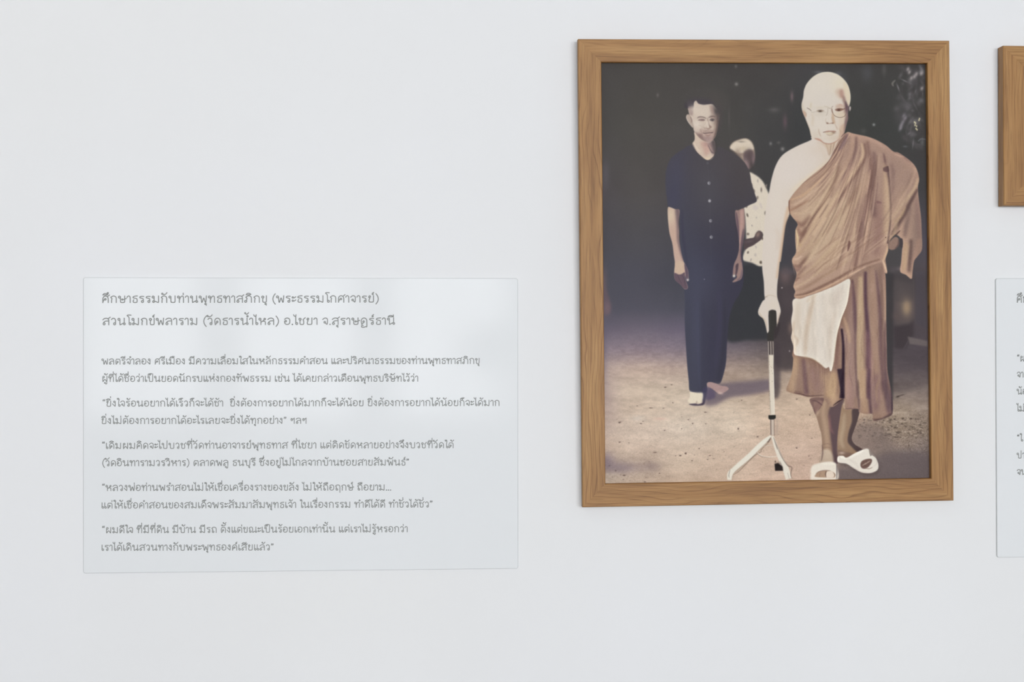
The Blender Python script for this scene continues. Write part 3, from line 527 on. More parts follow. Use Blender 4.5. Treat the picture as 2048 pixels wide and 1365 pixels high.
fill(fF(865, 285, 990, 275, 985, 330, 945, 400, 918, 435, 890, 370), (124, 98, 92), .9, .95); fill(fF(900, 320, 960, 300, 985, 320, 950, 380, 920, 410), (150, 122, 112), 1, .7); stroke(fF(880, 300, 930, 310, 985, 350), 2, (96, 74, 74), .8, .9); blob(1636, 828, 2.5, 5, (188, 164, 144), .7, .5)
for k in range(60):
    x = 1590+185*rg.random(); y0 = 620+120*rg.random(); stroke(f1(x, y0, x+3*rg.normal(), y0+30, x+4*rg.normal(), y0+55), 1.5, SC[k % 4], .3, .8, skm)
stroke(fE(1290, 60, 1300, 500, 1300, 900, 1320, 1360), 16, (108, 86, 84), .4, 4, skm); stroke(fF(1590, 20, 1620, 200, 1640, 420), 14, (92, 74, 78), .5, 4, skm)
# white cloth hanging over the skirt
wc = fE(430, 395, 540, 365, 640, 335, 830, 262, 978, 190, 982, 300, 955, 440, 905, 570, 885, 640, 862, 720, 838, 900, 828, 1000, 805, 1088, 790, 1092, 778, 1055, 745, 1066, 690, 1020, 630, 980, 570, 960, 505, 950, 440, 930, 432, 850, 408, 770, 420, 700, 410, 600, 425, 500)
wm = mask_of(spline(wc, True, 4), .6, False)
fill(wc, (219, 208, 195), .6, n=4)
for P, w, c, a, b in [(fE(640, 340, 600, 500, 560, 700, 540, 940), 8, (200, 180, 160), .7, 3), (fE(480, 400, 470, 600, 500, 800), 10, (206, 190, 172), .6, 4), (fE(900, 230, 860, 360, 830, 480), 12, (198, 184, 172), .5, 5),
                      (fE(975, 250, 955, 430, 900, 570, 860, 720, 830, 950, 800, 1080), 3, (232, 220, 204), .8, 1), (fE(850, 500, 800, 700, 790, 1000), 7, (204, 188, 172), .5, 3), (fE(440, 600, 425, 750, 450, 920), 5, (196, 172, 148), .6, 2),
                      (fE(700, 400, 690, 700, 720, 1000), 12, (226, 217, 206), .7, 5), (fE(420, 700, 440, 800, 445, 930), 3, (232, 220, 204), .7, 1), (fE(560, 420, 600, 380, 660, 345), 5, (206, 188, 166), .6, 2), (fE(430, 740, 470, 790, 460, 850), 4, (186, 160, 136), .5, 2), (fE(560, 850, 545, 950), 4, (196, 172, 146), .5, 2)]:
    stroke(P, w, c, a, b, wm)
stroke(fE(505, 950, 570, 958, 650, 990, 745, 1064), 1.6, (196, 176, 152), .7, .7); stroke(fE(860, 730, 838, 900, 815, 1080), 1.6, (140, 116, 98), .5, 1)

# bare chest, shoulder, arm and neck
sk2 = fD(400, 60, 385, 90, 250, 150, 125, 228, 60, 330, 20, 460, 2, 560) + f1(1537, 395, 1532, 430, 1529, 470, 1526, 510, 1526, 540, 1529, 565, 1530, 590, 1531, 600, 1526, 605, 1518, 622, 1519, 632, 1528, 640, 1533, 655, 1536, 668, 1540, 664, 1539, 626, 1553, 624, 1554, 650, 1556, 656, 1559, 640, 1563, 625, 1560, 610, 1556, 595, 1556, 575, 1558, 555, 1561, 525) + \
      fD(105, 1200, 125, 1050, 150, 870, 186, 770, 200, 680, 390, 500, 600, 300, 680, 150, 640, 60)
sm = mask_of(spline(sk2, True, 4), .6, False)
fill(sk2, (217, 206, 195), .7, n=4)
blob(1580, 345, 28, 30, (220, 210, 202), .6, clip=sm); stroke(fD(210, 560, 360, 440, 560, 270), 9, (226, 210, 184), .6, 3, sm); blob(1556, 410, 12, 30, (222, 212, 200), .5, clip=sm)
stroke(fD(180, 700, 150, 830, 120, 1020, 95, 1200, 70, 1360), [7, 6, 5, 5, 4], (206, 176, 148), .75, 2, sm); stroke(fD(188, 760, 150, 870, 125, 1050, 100, 1220), 2, (150, 118, 98), .7, .9, sm)
stroke(fD(60, 900, 90, 980, 70, 1100), 6, (206, 188, 170), .4, 3, sm); stroke(fD(520, 120, 540, 180, 545, 230), 3, (160, 130, 112), .7, 1.2, sm)
fill(fD(430, 110, 520, 125, 600, 110, 640, 60, 600, 160, 560, 240, 540, 200, 500, 140), (196, 172, 148), 2, .75, sm); stroke(fD(570, 120, 560, 200, 552, 235), 1.6, (134, 106, 92), .7, .8, sm); stroke(fD(600, 100, 590, 160, 575, 215), 1.4, (140, 112, 98), .7, .7, sm)
stroke(fD(440, 130, 500, 200, 520, 260), 5, (206, 188, 168), .5, 3, sm)
blob(1668, 330, 18, 16, (206, 188, 168), .55, clip=sm); blob(1640, 300, 14, 8, (212, 198, 184), .6, clip=sm); blob(1600, 385, 20, 12, (220, 206, 184), .5, -.7, clip=sm)
# hand creases
stroke(fE(150, 370, 200, 352, 270, 368), 1.3, (186, 164, 142), .6, .6, sm); stroke(fE(90, 515, 120, 560, 160, 610, 170, 690), 2, (190, 168, 140), .6, .9, sm); stroke(fE(300, 520, 285, 590, 270, 650), 2, (176, 150, 124), .6, .8, sm); blob(1548, 612, 8, 8, (220, 208, 192), .6, clip=sm)
stroke(fE(145, 385, 160, 370, 180, 365), 1.4, (130, 106, 92), .6, .6)

# robe over the left shoulder
rb = fD(660, 60, 700, 30, 725, 18, 760, 28, 800, 38, 900, 60, 985, 92, 1070, 140, 1140, 198, 1190, 210, 1290, 280, 1340, 335, 1366, 400, 1374, 460, 1362, 530, 1372, 650, 1390, 800, 1396, 950, 1398, 1090, 1360, 1150, 1325, 1200, 1312, 1290, 1302, 1362, 1250, 1325, 1198, 1295, 1208, 1200, 1216, 1100, 1222, 1030, 1200, 985, 1150, 960, 1095, 1035, 1090, 1100, 1065, 1180, 1072, 1240, 1080, 1308, 1055, 1300, 1030, 1215, 960, 1230, 860, 1270) + \
     fE(980, 180, 905, 225, 830, 262, 740, 300, 650, 335, 570, 362, 500, 388, 445, 376, 440, 345, 450, 315, 432, 270, 440, 230, 455, 190, 462, 140, 440, 80, 425, 40) + fD(240, 1340, 215, 1240, 210, 1180, 245, 1120, 240, 1020, 242, 915, 262, 860, 215, 800, 190, 760, 180, 680, 184, 640, 250, 550, 350, 450, 450, 370, 540, 290, 580, 220, 620, 130)
rm = mask_of(spline(rb, True, 4), .5, False)
fill(rb, (176, 149, 132), .6, n=4)
blob(1790, 340, 40, 50, (150, 126, 116), .6, clip=rm); blob(1650, 430, 50, 60, (190, 166, 142), .6, .4, clip=rm); blob(1750, 440, 20, 90, (156, 128, 116), .6, clip=rm); blob(1840, 470, 12, 70, (130, 110, 102), .7, clip=rm); blob(1710, 300, 30, 20, (158, 132, 120), .6, clip=rm)
for P, w, c, a, b in [
    (fD(1085, 330, 1105, 600, 1110, 800, 1085, 1040), [4, 5, 4, 4], (86, 66, 66), .75, 1.1), (fD(1050, 210, 1070, 330, 1090, 520), 5, (112, 86, 84), .6, 1.6), (fD(1060, 300, 1068, 500, 1080, 750, 1060, 950), [4, 12, 14, 10], (182, 156, 134), .8, 3),
    (fD(960, 200, 975, 400, 950, 600, 960, 800), [6, 9, 14, 14], (122, 96, 92), .75, 3), (fD(900, 100, 930, 300, 935, 450, 890, 650, 840, 850, 800, 1050, 780, 1250), [5, 7, 9, 11, 9, 9, 12], (128, 100, 92), .7, 2.6),
    (fD(1010, 200, 1010, 400, 1010, 600), 10, (172, 146, 130), .6, 3), (fD(870, 120, 880, 230, 840, 330, 760, 450, 650, 620, 520, 800), [5, 7, 6, 6, 7, 5], (120, 92, 84), .65, 2), (fD(850, 120, 862, 220, 820, 320, 740, 440, 600, 640, 480, 840, 400, 960), [4, 6, 6, 6, 7, 7, 5], (204, 178, 152), .75, 1.8),
    (fD(800, 60, 790, 180, 740, 320, 650, 460, 560, 620), [4, 5, 6, 6, 5], (118, 92, 88), .7, 1.8), (fD(770, 80, 755, 200, 700, 330, 610, 480, 540, 620), [5, 8, 8, 9, 6], (178, 150, 132), .7, 2.4), (fD(720, 330, 660, 420, 600, 560, 560, 640), 5, (206, 180, 154), .6, 1.8),
    (fD(640, 330, 600, 450, 500, 640, 420, 760, 330, 930, 270, 1040), [3, 6, 7, 8, 8, 5], (124, 96, 84), .75, 2.4), (fD(620, 310, 580, 450, 480, 640, 400, 760, 330, 880), [4, 5, 6, 6, 4], (208, 184, 158), .7, 1.6),
    (fD(560, 560, 480, 720, 400, 880, 300, 1040, 260, 1120), [5, 7, 9, 8, 5], (196, 170, 144), .6, 2.4), (fD(900, 400, 860, 560, 760, 700, 640, 900), [6, 10, 10, 7], (192, 166, 142), .6, 3), (fD(840, 480, 760, 620, 640, 780, 500, 950, 380, 1100, 300, 1230), [4, 7, 7, 8, 8, 6], (150, 122, 104), .6, 2.6),
    (fD(980, 480, 920, 650, 860, 800, 840, 1000), [8, 11, 9, 7], (130, 102, 96), .6, 3), (fD(820, 860, 815, 1000, 800, 1150, 760, 1290), [4, 8, 8, 6], (138, 110, 98), .6, 2.4), (fD(790, 760, 780, 950, 770, 1100, 750, 1270), 5, (198, 172, 148), .6, 1.8),
    (fD(200, 640, 320, 590, 450, 470, 560, 330), [3, 5, 6, 4], (198, 168, 142), .7, 1.6), (fD(195, 690, 260, 670, 380, 590, 480, 480), 5, (206, 178, 156), .6, 1.8), (fD(190, 740, 280, 690, 370, 640), 4, (158, 124, 104), .7, 1.6), (fD(200, 760, 300, 760, 400, 690), 5, (198, 172, 148), .6, 2),
    (fD(230, 830, 300, 870, 340, 830, 380, 780), 9, (122, 92, 82), .7, 3), (fD(260, 880, 290, 960, 340, 900), 8, (134, 104, 92), .7, 2.6), (fD(250, 940, 270, 1040, 300, 1060), 4, (186, 160, 132), .8, 1.4), (fD(245, 910, 262, 1000, 250, 1090), 3, (204, 184, 152), .8, 1),
    (fD(240, 1150, 330, 1090, 420, 980), 7, (180, 154, 130), .6, 2.4), (fD(220, 1180, 260, 1180, 300, 1150), 4, (204, 178, 158), .7, 1.4), (fD(225, 1230, 260, 1250, 300, 1220, 380, 1120), 6, (126, 98, 88), .7, 2), (fD(260, 1300, 340, 1220, 440, 1080), 5, (200, 174, 150), .6, 1.8),
    (fD(280, 1350, 400, 1260, 520, 1140, 640, 1030, 760, 940), 5, (150, 122, 104), .45, 2), (fD(300, 1330, 420, 1230, 560, 1090, 700, 960), 5, (204, 180, 154), .5, 2), (fD(420, 1330, 600, 1220, 740, 1100), 5, (156, 128, 110), .4, 2.2), (fD(480, 1350, 620, 1260, 760, 1160), 5, (202, 178, 152), .45, 2),
    (fE(450, 310, 560, 270, 700, 180, 850, 90, 960, 10), 5, (150, 122, 104), .55, 2), (fE(450, 355, 560, 335, 700, 270, 860, 190, 980, 120, 1130, 50, 1280, 0), [3, 5, 5, 5, 4, 4, 3], (124, 96, 84), .6, 1.4), (fE(445, 370, 560, 350, 720, 290, 860, 220, 980, 155, 1130, 80), 3, (200, 172, 148), .7, 1),
    (fE(440, 280, 540, 230, 640, 160, 720, 90), 5, (200, 176, 150), .5, 1.8), (fE(430, 60, 470, 110, 520, 60), 6, (124, 96, 90), .6, 2), (fE(455, 180, 500, 130, 560, 60), 5, (122, 94, 84), .5, 2), (fE(450, 220, 470, 190, 500, 180), 4, (112, 84, 76), .5, 1.6),
    (fD(1120, 300, 1140, 420, 1120, 600), 7, (128, 104, 98), .6, 3), (fD(1340, 350, 1290, 480, 1200, 640, 1120, 790), [5, 6, 6, 4], (200, 174, 152), .6, 2.4), (fD(1365, 440, 1330, 540, 1240, 660, 1120, 820), [4, 6, 7, 4], (188, 164, 140), .8, 2), (fD(1330, 360, 1270, 500, 1190, 620), 5, (126, 102, 94), .6, 2.4),
    (fD(1360, 540, 1300, 650, 1230, 780, 1120, 960), [4, 7, 9, 5], (96, 76, 72), .75, 2.2), (fD(1250, 700, 1200, 790, 1130, 860), 7, (184, 158, 132), .7, 2.2), (fD(1170, 820, 1150, 930, 1095, 1030), [6, 7, 3], (172, 148, 126), .7, 2), (fD(1200, 920, 1150, 970, 1100, 1020), 3, (84, 66, 64), .8, 1.2),
    (fD(1290, 700, 1260, 850, 1240, 980), [6, 9, 6], (112, 92, 88), .6, 3), (fD(1350, 620, 1360, 800, 1380, 1000), 8, (138, 114, 108), .6, 3), (fD(1300, 1000, 1290, 1150, 1280, 1300), [6, 9, 6], (98, 78, 74), .7, 2.4), (fD(1250, 1030, 1240, 1180, 1230, 1290), [6, 9, 5], (176, 150, 126), .8, 2.2), (fD(1370, 1000, 1340, 1140, 1310, 1280), [7, 9, 4], (160, 132, 118), .7, 2.4),
    (fD(1150, 200, 1230, 240, 1300, 300), 4, (128, 104, 98), .6, 1.8), (fD(1150, 220, 1190, 235, 1240, 250), 3, (186, 160, 142), .6, 1.2), (fD(880, 60, 980, 110, 1060, 170), 4, (178, 152, 138), .5, 2), (fD(1160, 480, 1240, 360, 1300, 320), 6, (168, 142, 126), .5, 3),
    (fD(1000, 650, 1000, 900, 980, 1150), [10, 18, 14], (142, 112, 104), .5, 4.5), (fD(880, 900, 880, 1050, 870, 1230), 9, (140, 112, 100), .5, 4), (fD(1085, 1060, 1070, 1130, 1040, 1200), 4, (204, 178, 150), .7, 1.4), (fD(1040, 1190, 1060, 1250, 1075, 1300), 3, (206, 182, 158), .8, 1)]:
    stroke(P, w, c, a, b, rm)
for P, w, c, a, b in [(fD(440, 560, 380, 700, 300, 830), 26, (204, 180, 156), .35, 6), (fD(700, 640, 600, 820, 480, 1000, 360, 1180), [12, 26, 30, 20], (206, 184, 158), .55, 6), (fD(640, 1000, 560, 1150, 420, 1290), 34, (204, 180, 152), .4, 7),
                      (fD(620, 320, 560, 520, 470, 700), 12, (200, 174, 150), .4, 4), (fD(880, 330, 850, 480, 780, 640), 14, (196, 170, 148), .4, 4), (fD(1075, 420, 1090, 640, 1090, 820, 1060, 1060), 9, (196, 170, 146), .55, 2.5),
                      (fD(1240, 500, 1180, 680, 1120, 780), 18, (180, 154, 134), .4, 5), (fD(1280, 1040, 1250, 1180, 1240, 1280), 8, (184, 158, 134), .5, 2)]:
    stroke(P, w, c, a, b, rm)
# tight folds from the neck down the bare-shoulder edge
rg = np.random.default_rng(77)
for k in range(30):
    t_ = (k+rg.random()*.8)/30; j_ = lambda a: a*rg.normal(); e_ = .5+.5*rg.random()
    q = fD(700+60*t_, 34+6*t_, 640+70*t_+j_(4), 110+20*t_, 575+95*t_+j_(6), 215+40*t_, 480+90*t_+j_(8), 350+50*t_, 300+120*t_+j_(8), 500+60*t_, 195+90*t_, 610+70*t_)
    i_ = rg.integers(0, 3); stroke(q[i_ if e_ < .75 else 0:max(3, i_+2, int(6*e_))], 1+1.3*rg.random(), (116, 90, 84) if k % 2 else (204, 176, 154), .3+.3*rg.random(), .6, rm)
# finer folds fanning down from the shoulder
for k in range(120):
    u = .72*rg.random(); v0 = .05+.75*rg.random(); v1 = min(1, v0+.15+.35*rg.random())
    top = (1698+95*u, 272+28*u*u+8*u); bot = (1588+205*u**1.15, 400+190*math.sin(min(1, u*1.5)*1.35)-55*u*u)
    q = []
    for i in range(5):
        w_ = v0+(v1-v0)*i/4; x = top[0]+(bot[0]-top[0])*w_; y = top[1]+(bot[1]-top[1])*w_
        q.append((x+14*math.sin(w_*3.1)*(.9-u), y+10*math.sin(w_*3.1)*(.8-u)))
    stroke(q, 1.2+2.2*rg.random(), ((120, 94, 84), (206, 180, 156), (138, 110, 100), (198, 168, 148))[k % 4], .22+.3*rg.random(), .8+.8*rg.random(), rm)
for k in range(26):
    u = rg.random(); x = 1600+150*u; y = 520+40*rg.random()-45*u
    stroke([(x, y), (x+20, y-14-6*rg.random()), (x+46, y-34-6*rg.random())], 1.5+2*rg.random(), ((206, 180, 158), (136, 108, 92))[k % 2], .22, 1.2, rm)
for k in range(16):
    x = 1792+40*rg.random(); y = 330+120*rg.random(); stroke([(x, y), (x-8-10*rg.random(), y+28), (x-24-14*rg.random(), y+62)], 1.5+2*rg.random(), ((196, 170, 150), (122, 98, 92))[k % 2], .18, 1.4, rm)
stroke(fD(186, 640, 182, 700, 190, 770), 2, (120, 84, 72), .8, .8); stroke(fD(720, 30, 690, 110, 640, 190), 6, (112, 90, 96), .6, 2, rm); stroke(fD(740, 60, 720, 130), 5, (118, 96, 98), .6, 2, rm)
fill(fD(1048, 345, 1085, 335, 1100, 370, 1090, 385, 1060, 382, 1045, 370), (108, 84, 82), 1, .75); fill(fD(725, 1025, 740, 1015, 745, 1050, 728, 1100, 715, 1105), (124, 94, 86), .8, .85); fill(fD(985, 650, 1020, 655, 1030, 670, 990, 672), (134, 104, 100), 1.2, .7)
blob(1774, 476, .6, .6, (60, 40, 40), .9)
# hand at the robe's edge
fill(fD(1095, 1040, 1110, 1015, 1150, 980, 1180, 990, 1190, 1040, 1160, 1085, 1120, 1098, 1092, 1080), (146, 122, 110), 1, 1); stroke(fD(1185, 1000, 1180, 1050, 1150, 1090), 2.4, (92, 74, 72), .8, 1); stroke(fD(1120, 1020, 1110, 1080), 1.6, (170, 144, 128), .7, .8)
fill(fD(1195, 1000, 1222, 1000, 1218, 1080, 1195, 1060), (70, 62, 64), 1.2, .8)
cv += (fbm(1.5, 1.5, 71, 2)*4.5*np.maximum(rm, skm))[..., None]
cv += (vnoise(5, 22, 75)*4*skm)[..., None]
# monk's head
hd = fB(455, 70, 570, 74, 690, 122, 785, 205, 850, 305, 885, 440, 888, 550, 868, 640, 850, 700, 838, 800, 832, 905, 805, 1010, 775, 1130, 735, 1195, 660, 1252, 540, 1300, 430, 1290, 340, 1250, 225, 1192, 185, 1050, 115, 870, 62, 735, 50, 620, 78, 500, 95, 370, 150, 260, 250, 155, 350, 95)
hdm = mask_of(hd, .5)
fill(hd, (216, 206, 194), .6)
for k in range(70):      # short white hair along the crown
    a_ = -2.6+2.2*k/69; x = 1655.5+47.5*math.cos(a_); y = 200-54*math.sin(-a_)*(-1)*-1
    y = 200+56*math.sin(a_); blob(x, y, 1.0, 1.0, (222, 214, 196), .7)
blob(1640, 175, 28, 26, (220, 211, 198), .7, clip=hdm); blob(1650, 200, 30, 18, (214, 205, 196), .5, clip=hdm); blob(1685, 165, 14, 16, (222, 212, 190), .6, clip=hdm)
fill(fB(780, 240, 850, 310, 888, 440, 888, 560, 865, 645, 825, 610, 800, 500, 770, 360), (218, 204, 180), 1.6, .8, hdm)
fill(fB(650, 370, 720, 355, 765, 370, 785, 450, 790, 520, 740, 530, 690, 500, 640, 430), (196, 170, 152), 2.8, .7, hdm)
fill(fB(700, 390, 755, 370, 775, 460, 765, 510, 715, 500), (170, 136, 124), 2, .7, hdm)
fill(fB(765, 470, 800, 520, 820, 610, 850, 650, 838, 800, 830, 960, 790, 1110, 770, 1130, 790, 960, 800, 820, 770, 760, 780, 640, 755, 560), (142, 114, 106), 1.8, .85, hdm)
fill(fB(800, 560, 840, 640, 858, 700, 850, 900, 800, 1060, 770, 1140, 778, 1000, 796, 860, 800, 720), (96, 76, 82), 1.3, .92, hdm)
fill(fB(862, 690, 885, 655, 897, 690, 880, 740, 870, 730), (206, 192, 186), .6, .9); stroke(fB(845, 650, 862, 690, 868, 740), 1.3, (70, 52, 58), .8, .5); stroke(fB(835, 780, 845, 860, 830, 920), 2, (132, 104, 106), .7, .8)
fill(fB(60, 740, 95, 730, 125, 800, 120, 850, 100, 840), (188, 158, 138), 1.4, .85, hdm); stroke(fB(60, 600, 75, 700, 110, 740), 4, (206, 194, 172), .6, 1.5, hdm); stroke(fB(110, 870, 150, 960, 185, 1050, 215, 1170), 3, (204, 184, 164), .6, 1.2, hdm); stroke(fB(112, 750, 128, 790, 120, 830), 1.2, (150, 118, 98), .6, .6)
stroke(fB(215, 590, 205, 650, 200, 700), 3.5, (206, 192, 166), .6, 1.4); stroke(fB(225, 780, 245, 860, 235, 950, 240, 1010), 3.5, (206, 188, 166), .6, 1.8, hdm)
blob(1686, 258, 7, 16, (206, 184, 162), .5, clip=hdm); blob(1690, 232, 6, 9, (208, 188, 166), .55, clip=hdm); blob(1672, 276, 16, 5, (206, 188, 168), .5, clip=hdm); blob(1647, 262, 9, 14, (220, 210, 198), .4, clip=hdm)
blob(1633, 270, 7, 7, (208, 194, 178), .5, clip=hdm); blob(1643, 228, 10, 3, (208, 196, 182), .5, clip=hdm); blob(1681, 228, 8, 4, (212, 196, 172), .6, clip=hdm); blob(1644, 214, 10, 2.4, (212, 202, 186), .6, clip=hdm)
# glasses and eyes
stroke(fB(140, 684, 180, 705, 215, 735), [1.2, 1.6, 1.1], (128, 112, 100), .8, .4); stroke(fB(215, 738, 225, 760, 300, 750, 400, 752, 480, 758), .8, (172, 156, 140), .7, .35); stroke(fB(495, 690, 500, 740, 482, 800, 465, 820), .9, (164, 148, 134), .7, .35)
stroke(fB(430, 655, 480, 665, 530, 688, 560, 690), 1.3, (186, 170, 150), .7, .6); stroke(fB(570, 700, 575, 740, 600, 800, 650, 838, 720, 850, 785, 828, 805, 790), 1.1, (118, 98, 84), .9, .35, None, .7); stroke(fB(495, 700, 530, 695, 565, 705), .9, (170, 154, 138), .6, .4)
fill(fB(310, 738, 345, 726, 395, 726, 430, 738, 395, 752, 345, 752), (176, 158, 140), .7, .8); stroke(fB(300, 735, 350, 722, 400, 722, 440, 735), 1.1, (150, 130, 112), .8, .45); blob(1643, 221.6, 2.6, 1.5, (82, 68, 58), .9); stroke(fB(300, 690, 360, 680, 430, 690), 2, (206, 192, 174), .5, 1.2)
fill(fB(625, 722, 670, 702, 730, 700, 770, 715, 720, 738, 660, 740), (138, 104, 88), .7, .9); stroke(fB(620, 715, 690, 695, 770, 705, 800, 690), 1.6, (104, 72, 62), .85, .5); blob(1680.5, 219.3, 2.4, 1.4, (66, 46, 42), .85)
fill(fB(640, 640, 700, 620, 760, 630, 790, 660, 740, 690, 680, 690, 640, 700), (188, 158, 138), 1.8, .6, hdm); stroke(fB(690, 630, 720, 628, 750, 640), 1.4, (188, 140, 128), .6, .7); stroke(fB(568, 690, 572, 740, 585, 780), 2.6, (140, 110, 94), .55, 1.1); stroke(fB(560, 690, 575, 668, 592, 652), 1.2, (130, 104, 90), .6, .5)
fill(fB(570, 780, 600, 800, 620, 900, 630, 950, 590, 950, 575, 880), (188, 158, 132), 1.4, .75, hdm); stroke(fB(565, 830, 572, 880, 590, 940), 1.3, (168, 136, 112), .6, .8)
stroke(fB(470, 930, 490, 948, 520, 955, 550, 950, 600, 940), [1.4, 1.8, 1, 1.6, 1.2], (158, 128, 110), .8, .6); blob(1657.5, 246, 1.4, 1, (120, 92, 80), .8); blob(1668, 246, 1.4, .9, (130, 98, 84), .7); stroke(fB(470, 860, 460, 900, 465, 935), 1.4, (196, 178, 158), .6, .8)
stroke(fB(415, 1105, 450, 1098, 500, 1095, 540, 1088, 590, 1092, 640, 1092), [1, 1.6, 1.8, 1.6, 2, 1], (126, 92, 80), .85, .5); fill(fB(460, 1085, 510, 1072, 550, 1078, 600, 1072, 640, 1090, 560, 1092, 480, 1096), (186, 152, 136), .8, .8)
fill(fB(430, 1110, 500, 1108, 620, 1102, 600, 1135, 530, 1145, 470, 1130), (206, 190, 164), 1, .7); stroke(fB(470, 1140, 530, 1156, 600, 1140), 1.5, (164, 138, 116), .7, .7); blob(1670, 265, 3, 1.6, (130, 100, 86), .6)
for P in (fB(700, 1040, 715, 1100, 700, 1200), fB(735, 1080, 745, 1130, 735, 1180), fB(620, 960, 650, 1020, 665, 1060), fB(340, 1040, 350, 1110, 380, 1180)): stroke(P, 1.5, (176, 144, 124), .6, .8, hdm)
fill(fB(790, 960, 780, 1110, 735, 1190, 660, 1250, 700, 1140, 720, 1000), (190, 158, 136), 2, .5, hdm)
stroke(fB(270, 1210, 330, 1225, 370, 1245, 440, 1290, 540, 1302, 640, 1262, 720, 1200), [1.4, 2.6, 2.6, 2.2, 2, 1.8, 1.2], (170, 130, 112), .75, .9); blob(1640, 279, 4, 1.6, (196, 150, 132), .6, .3); stroke(fB(720, 1195, 760, 1150, 790, 1110), 1.8, (100, 72, 70), .7, .8)
stroke(fB(225, 1192, 300, 1220), 1.4, (200, 180, 160), .5, .8)

# walking stick with three wrapped feet
fill(fE(191, 505, 255, 500, 262, 510, 268, 640, 244, 700, 238, 798, 176, 800, 176, 730, 192, 700), (58, 56, 54), .6, 1, None, False)
stroke(fE(205, 510, 205, 690), 1.2, (88, 86, 84), .6, .5); stroke(fE(250, 515, 252, 640), 1.6, (40, 38, 38), .7, .6); fill(fE(268, 640, 300, 620, 290, 700, 250, 780, 240, 700), (58, 52, 54), 1.4, .8)
fill(fE(178, 800, 238, 800, 238, 938, 186, 938), (98, 88, 86), .6, 1, None, False)
for x, c in ((184, (196, 186, 176)), (197, (66, 58, 58)), (208, (206, 196, 184)), (219, (84, 76, 74)), (231, (186, 174, 162))): stroke(fE(x, 805, x+2, 870, x+3, 935), 1.3, c, .85, .4, None, 1)
fill(fE(187, 935, 238, 935) + fF(516, 0, 526, 440, 484, 440, 470, 0), (224, 214, 198), .6, 1, None, False)
stroke(fE(190, 940, 192, 1200) + fF(475, 200, 488, 430), 1.6, (160, 144, 130), .6, .7, None, 1); stroke(fF(514, 0, 520, 200, 524, 430), 1.4, (238, 230, 216), .8, .5, None, 1)
for k in range(18): blob(1539+(.6 if k % 2 else 8)*rg.random(), 715+115*rg.random(), .5, .6, (130, 114, 102), .55)
fill(fF(484, 478, 519, 478, 520, 632, 486, 632), (204, 190, 176), .6, 1, None, False); stroke(fF(489, 480, 491, 630), 1.6, (84, 66, 62), .8, .5, None, 1); stroke(fF(522, 480, 524, 640), 1.4, (120, 100, 94), .7, .6, None, 1)
fill(fF(467, 442, 537, 440, 537, 472, 515, 483, 480, 483, 467, 474), (44, 44, 42), .5, 1, None, False)
stroke(fF(548, 440, 550, 560, 545, 640), 4, (176, 156, 146), .5, 1.4)
stroke(fF(492, 640, 440, 700, 370, 760, 300, 830, 220, 900, 150, 960, 105, 1000, 95, 1060), [5, 10, 11, 11, 11, 11, 12, 10], (160, 142, 126), .5, 1.6)
stroke(fF(490, 638, 430, 690, 360, 755, 290, 825, 215, 890, 140, 955, 100, 1000, 92, 1060), [4, 9, 10, 10, 10, 9, 11, 9], (232, 226, 212), 1, .6)
stroke(fF(470, 700, 400, 770, 395, 790, 330, 830, 250, 910, 180, 980, 130, 1010), 1.2, (110, 94, 82), .7, .5); stroke(fF(490, 655, 470, 690, 455, 700), 2, (84, 70, 64), .8, .6); stroke(fF(100, 960, 88, 1010, 92, 1040), 1, (90, 74, 70), .7, .5)
stroke(fF(504, 640, 530, 720, 556, 790, 590, 870, 630, 950, 660, 1050), [5, 7, 9, 10, 13, 12], (230, 222, 208), 1, .6)
stroke(fF(515, 650, 545, 740, 556, 770), 1.6, (88, 74, 68), .7, .6); stroke(fF(560, 770, 600, 850, 650, 920, 690, 940, 680, 1000, 692, 1048), 1.6, (104, 86, 78), .8, .6); stroke(fF(650, 990, 665, 1050), 1.2, (80, 64, 60), .8, .5); stroke(fF(575, 880, 600, 940, 606, 975), 1.4, (96, 78, 72), .7, .6); stroke(fF(540, 710, 580, 800, 606, 850), 2.2, (150, 130, 118), .5, 1)
stroke(fF(360, 800, 400, 828, 470, 840, 560, 832), 1.6, (226, 216, 202), .95, .5, None, .8); stroke(fF(350, 800, 395, 834, 470, 848), .9, (110, 90, 80), .6, .5); stroke(fF(420, 740, 480, 728, 520, 732), 1.3, (214, 204, 190), .8, .5)
fill(fF(525, 905, 560, 900, 600, 930, 605, 970, 530, 972), (40, 34, 34), .8, 1, None, False); blob(1557, 932, 3, 3, (30, 26, 28), .7); stroke(fF(560, 905, 590, 920), 1, (120, 104, 94), .6, .5); blob(1551.6, 925.6, 1, 1.4, (84, 66, 56), .8)

cv += (fbm(1.2, 1.2, 81, 2)*2.2)[..., None]
cloth = np.clip(skm+.75*rm+.6*lm1+.6*lm2+.4*wm, 0, 1)[..., None]
cv += .38*(cv-gblur(cv.copy(), 9))*cloth
cv += (vnoise(.9, .9, 91)*3.2+vnoise(1.7, 1.5, 92)*2.2)[..., None]*np.clip((cv @ np.array([.3, .59, .11], np.float32)-80)/60, 0, 1)[..., None]*(1-.7*np.clip(sm+hdm+wm, 0, 1))[..., None]
lum = cv @ np.array([.3, .59, .11], np.float32); warm = np.clip((lum-70)/90, 0, 1)[..., None]
cv[:] = lum[..., None]+(cv-lum[..., None])*(1+.13*warm)
cv[:] = cv+np.clip((100-lum)/40, 0, 1)[..., None]*np.array([4, 3.2, 2.2], np.float32)
cv[:] = np.clip(cv, 0, 255)
PG = 1.0                                   # paper tone
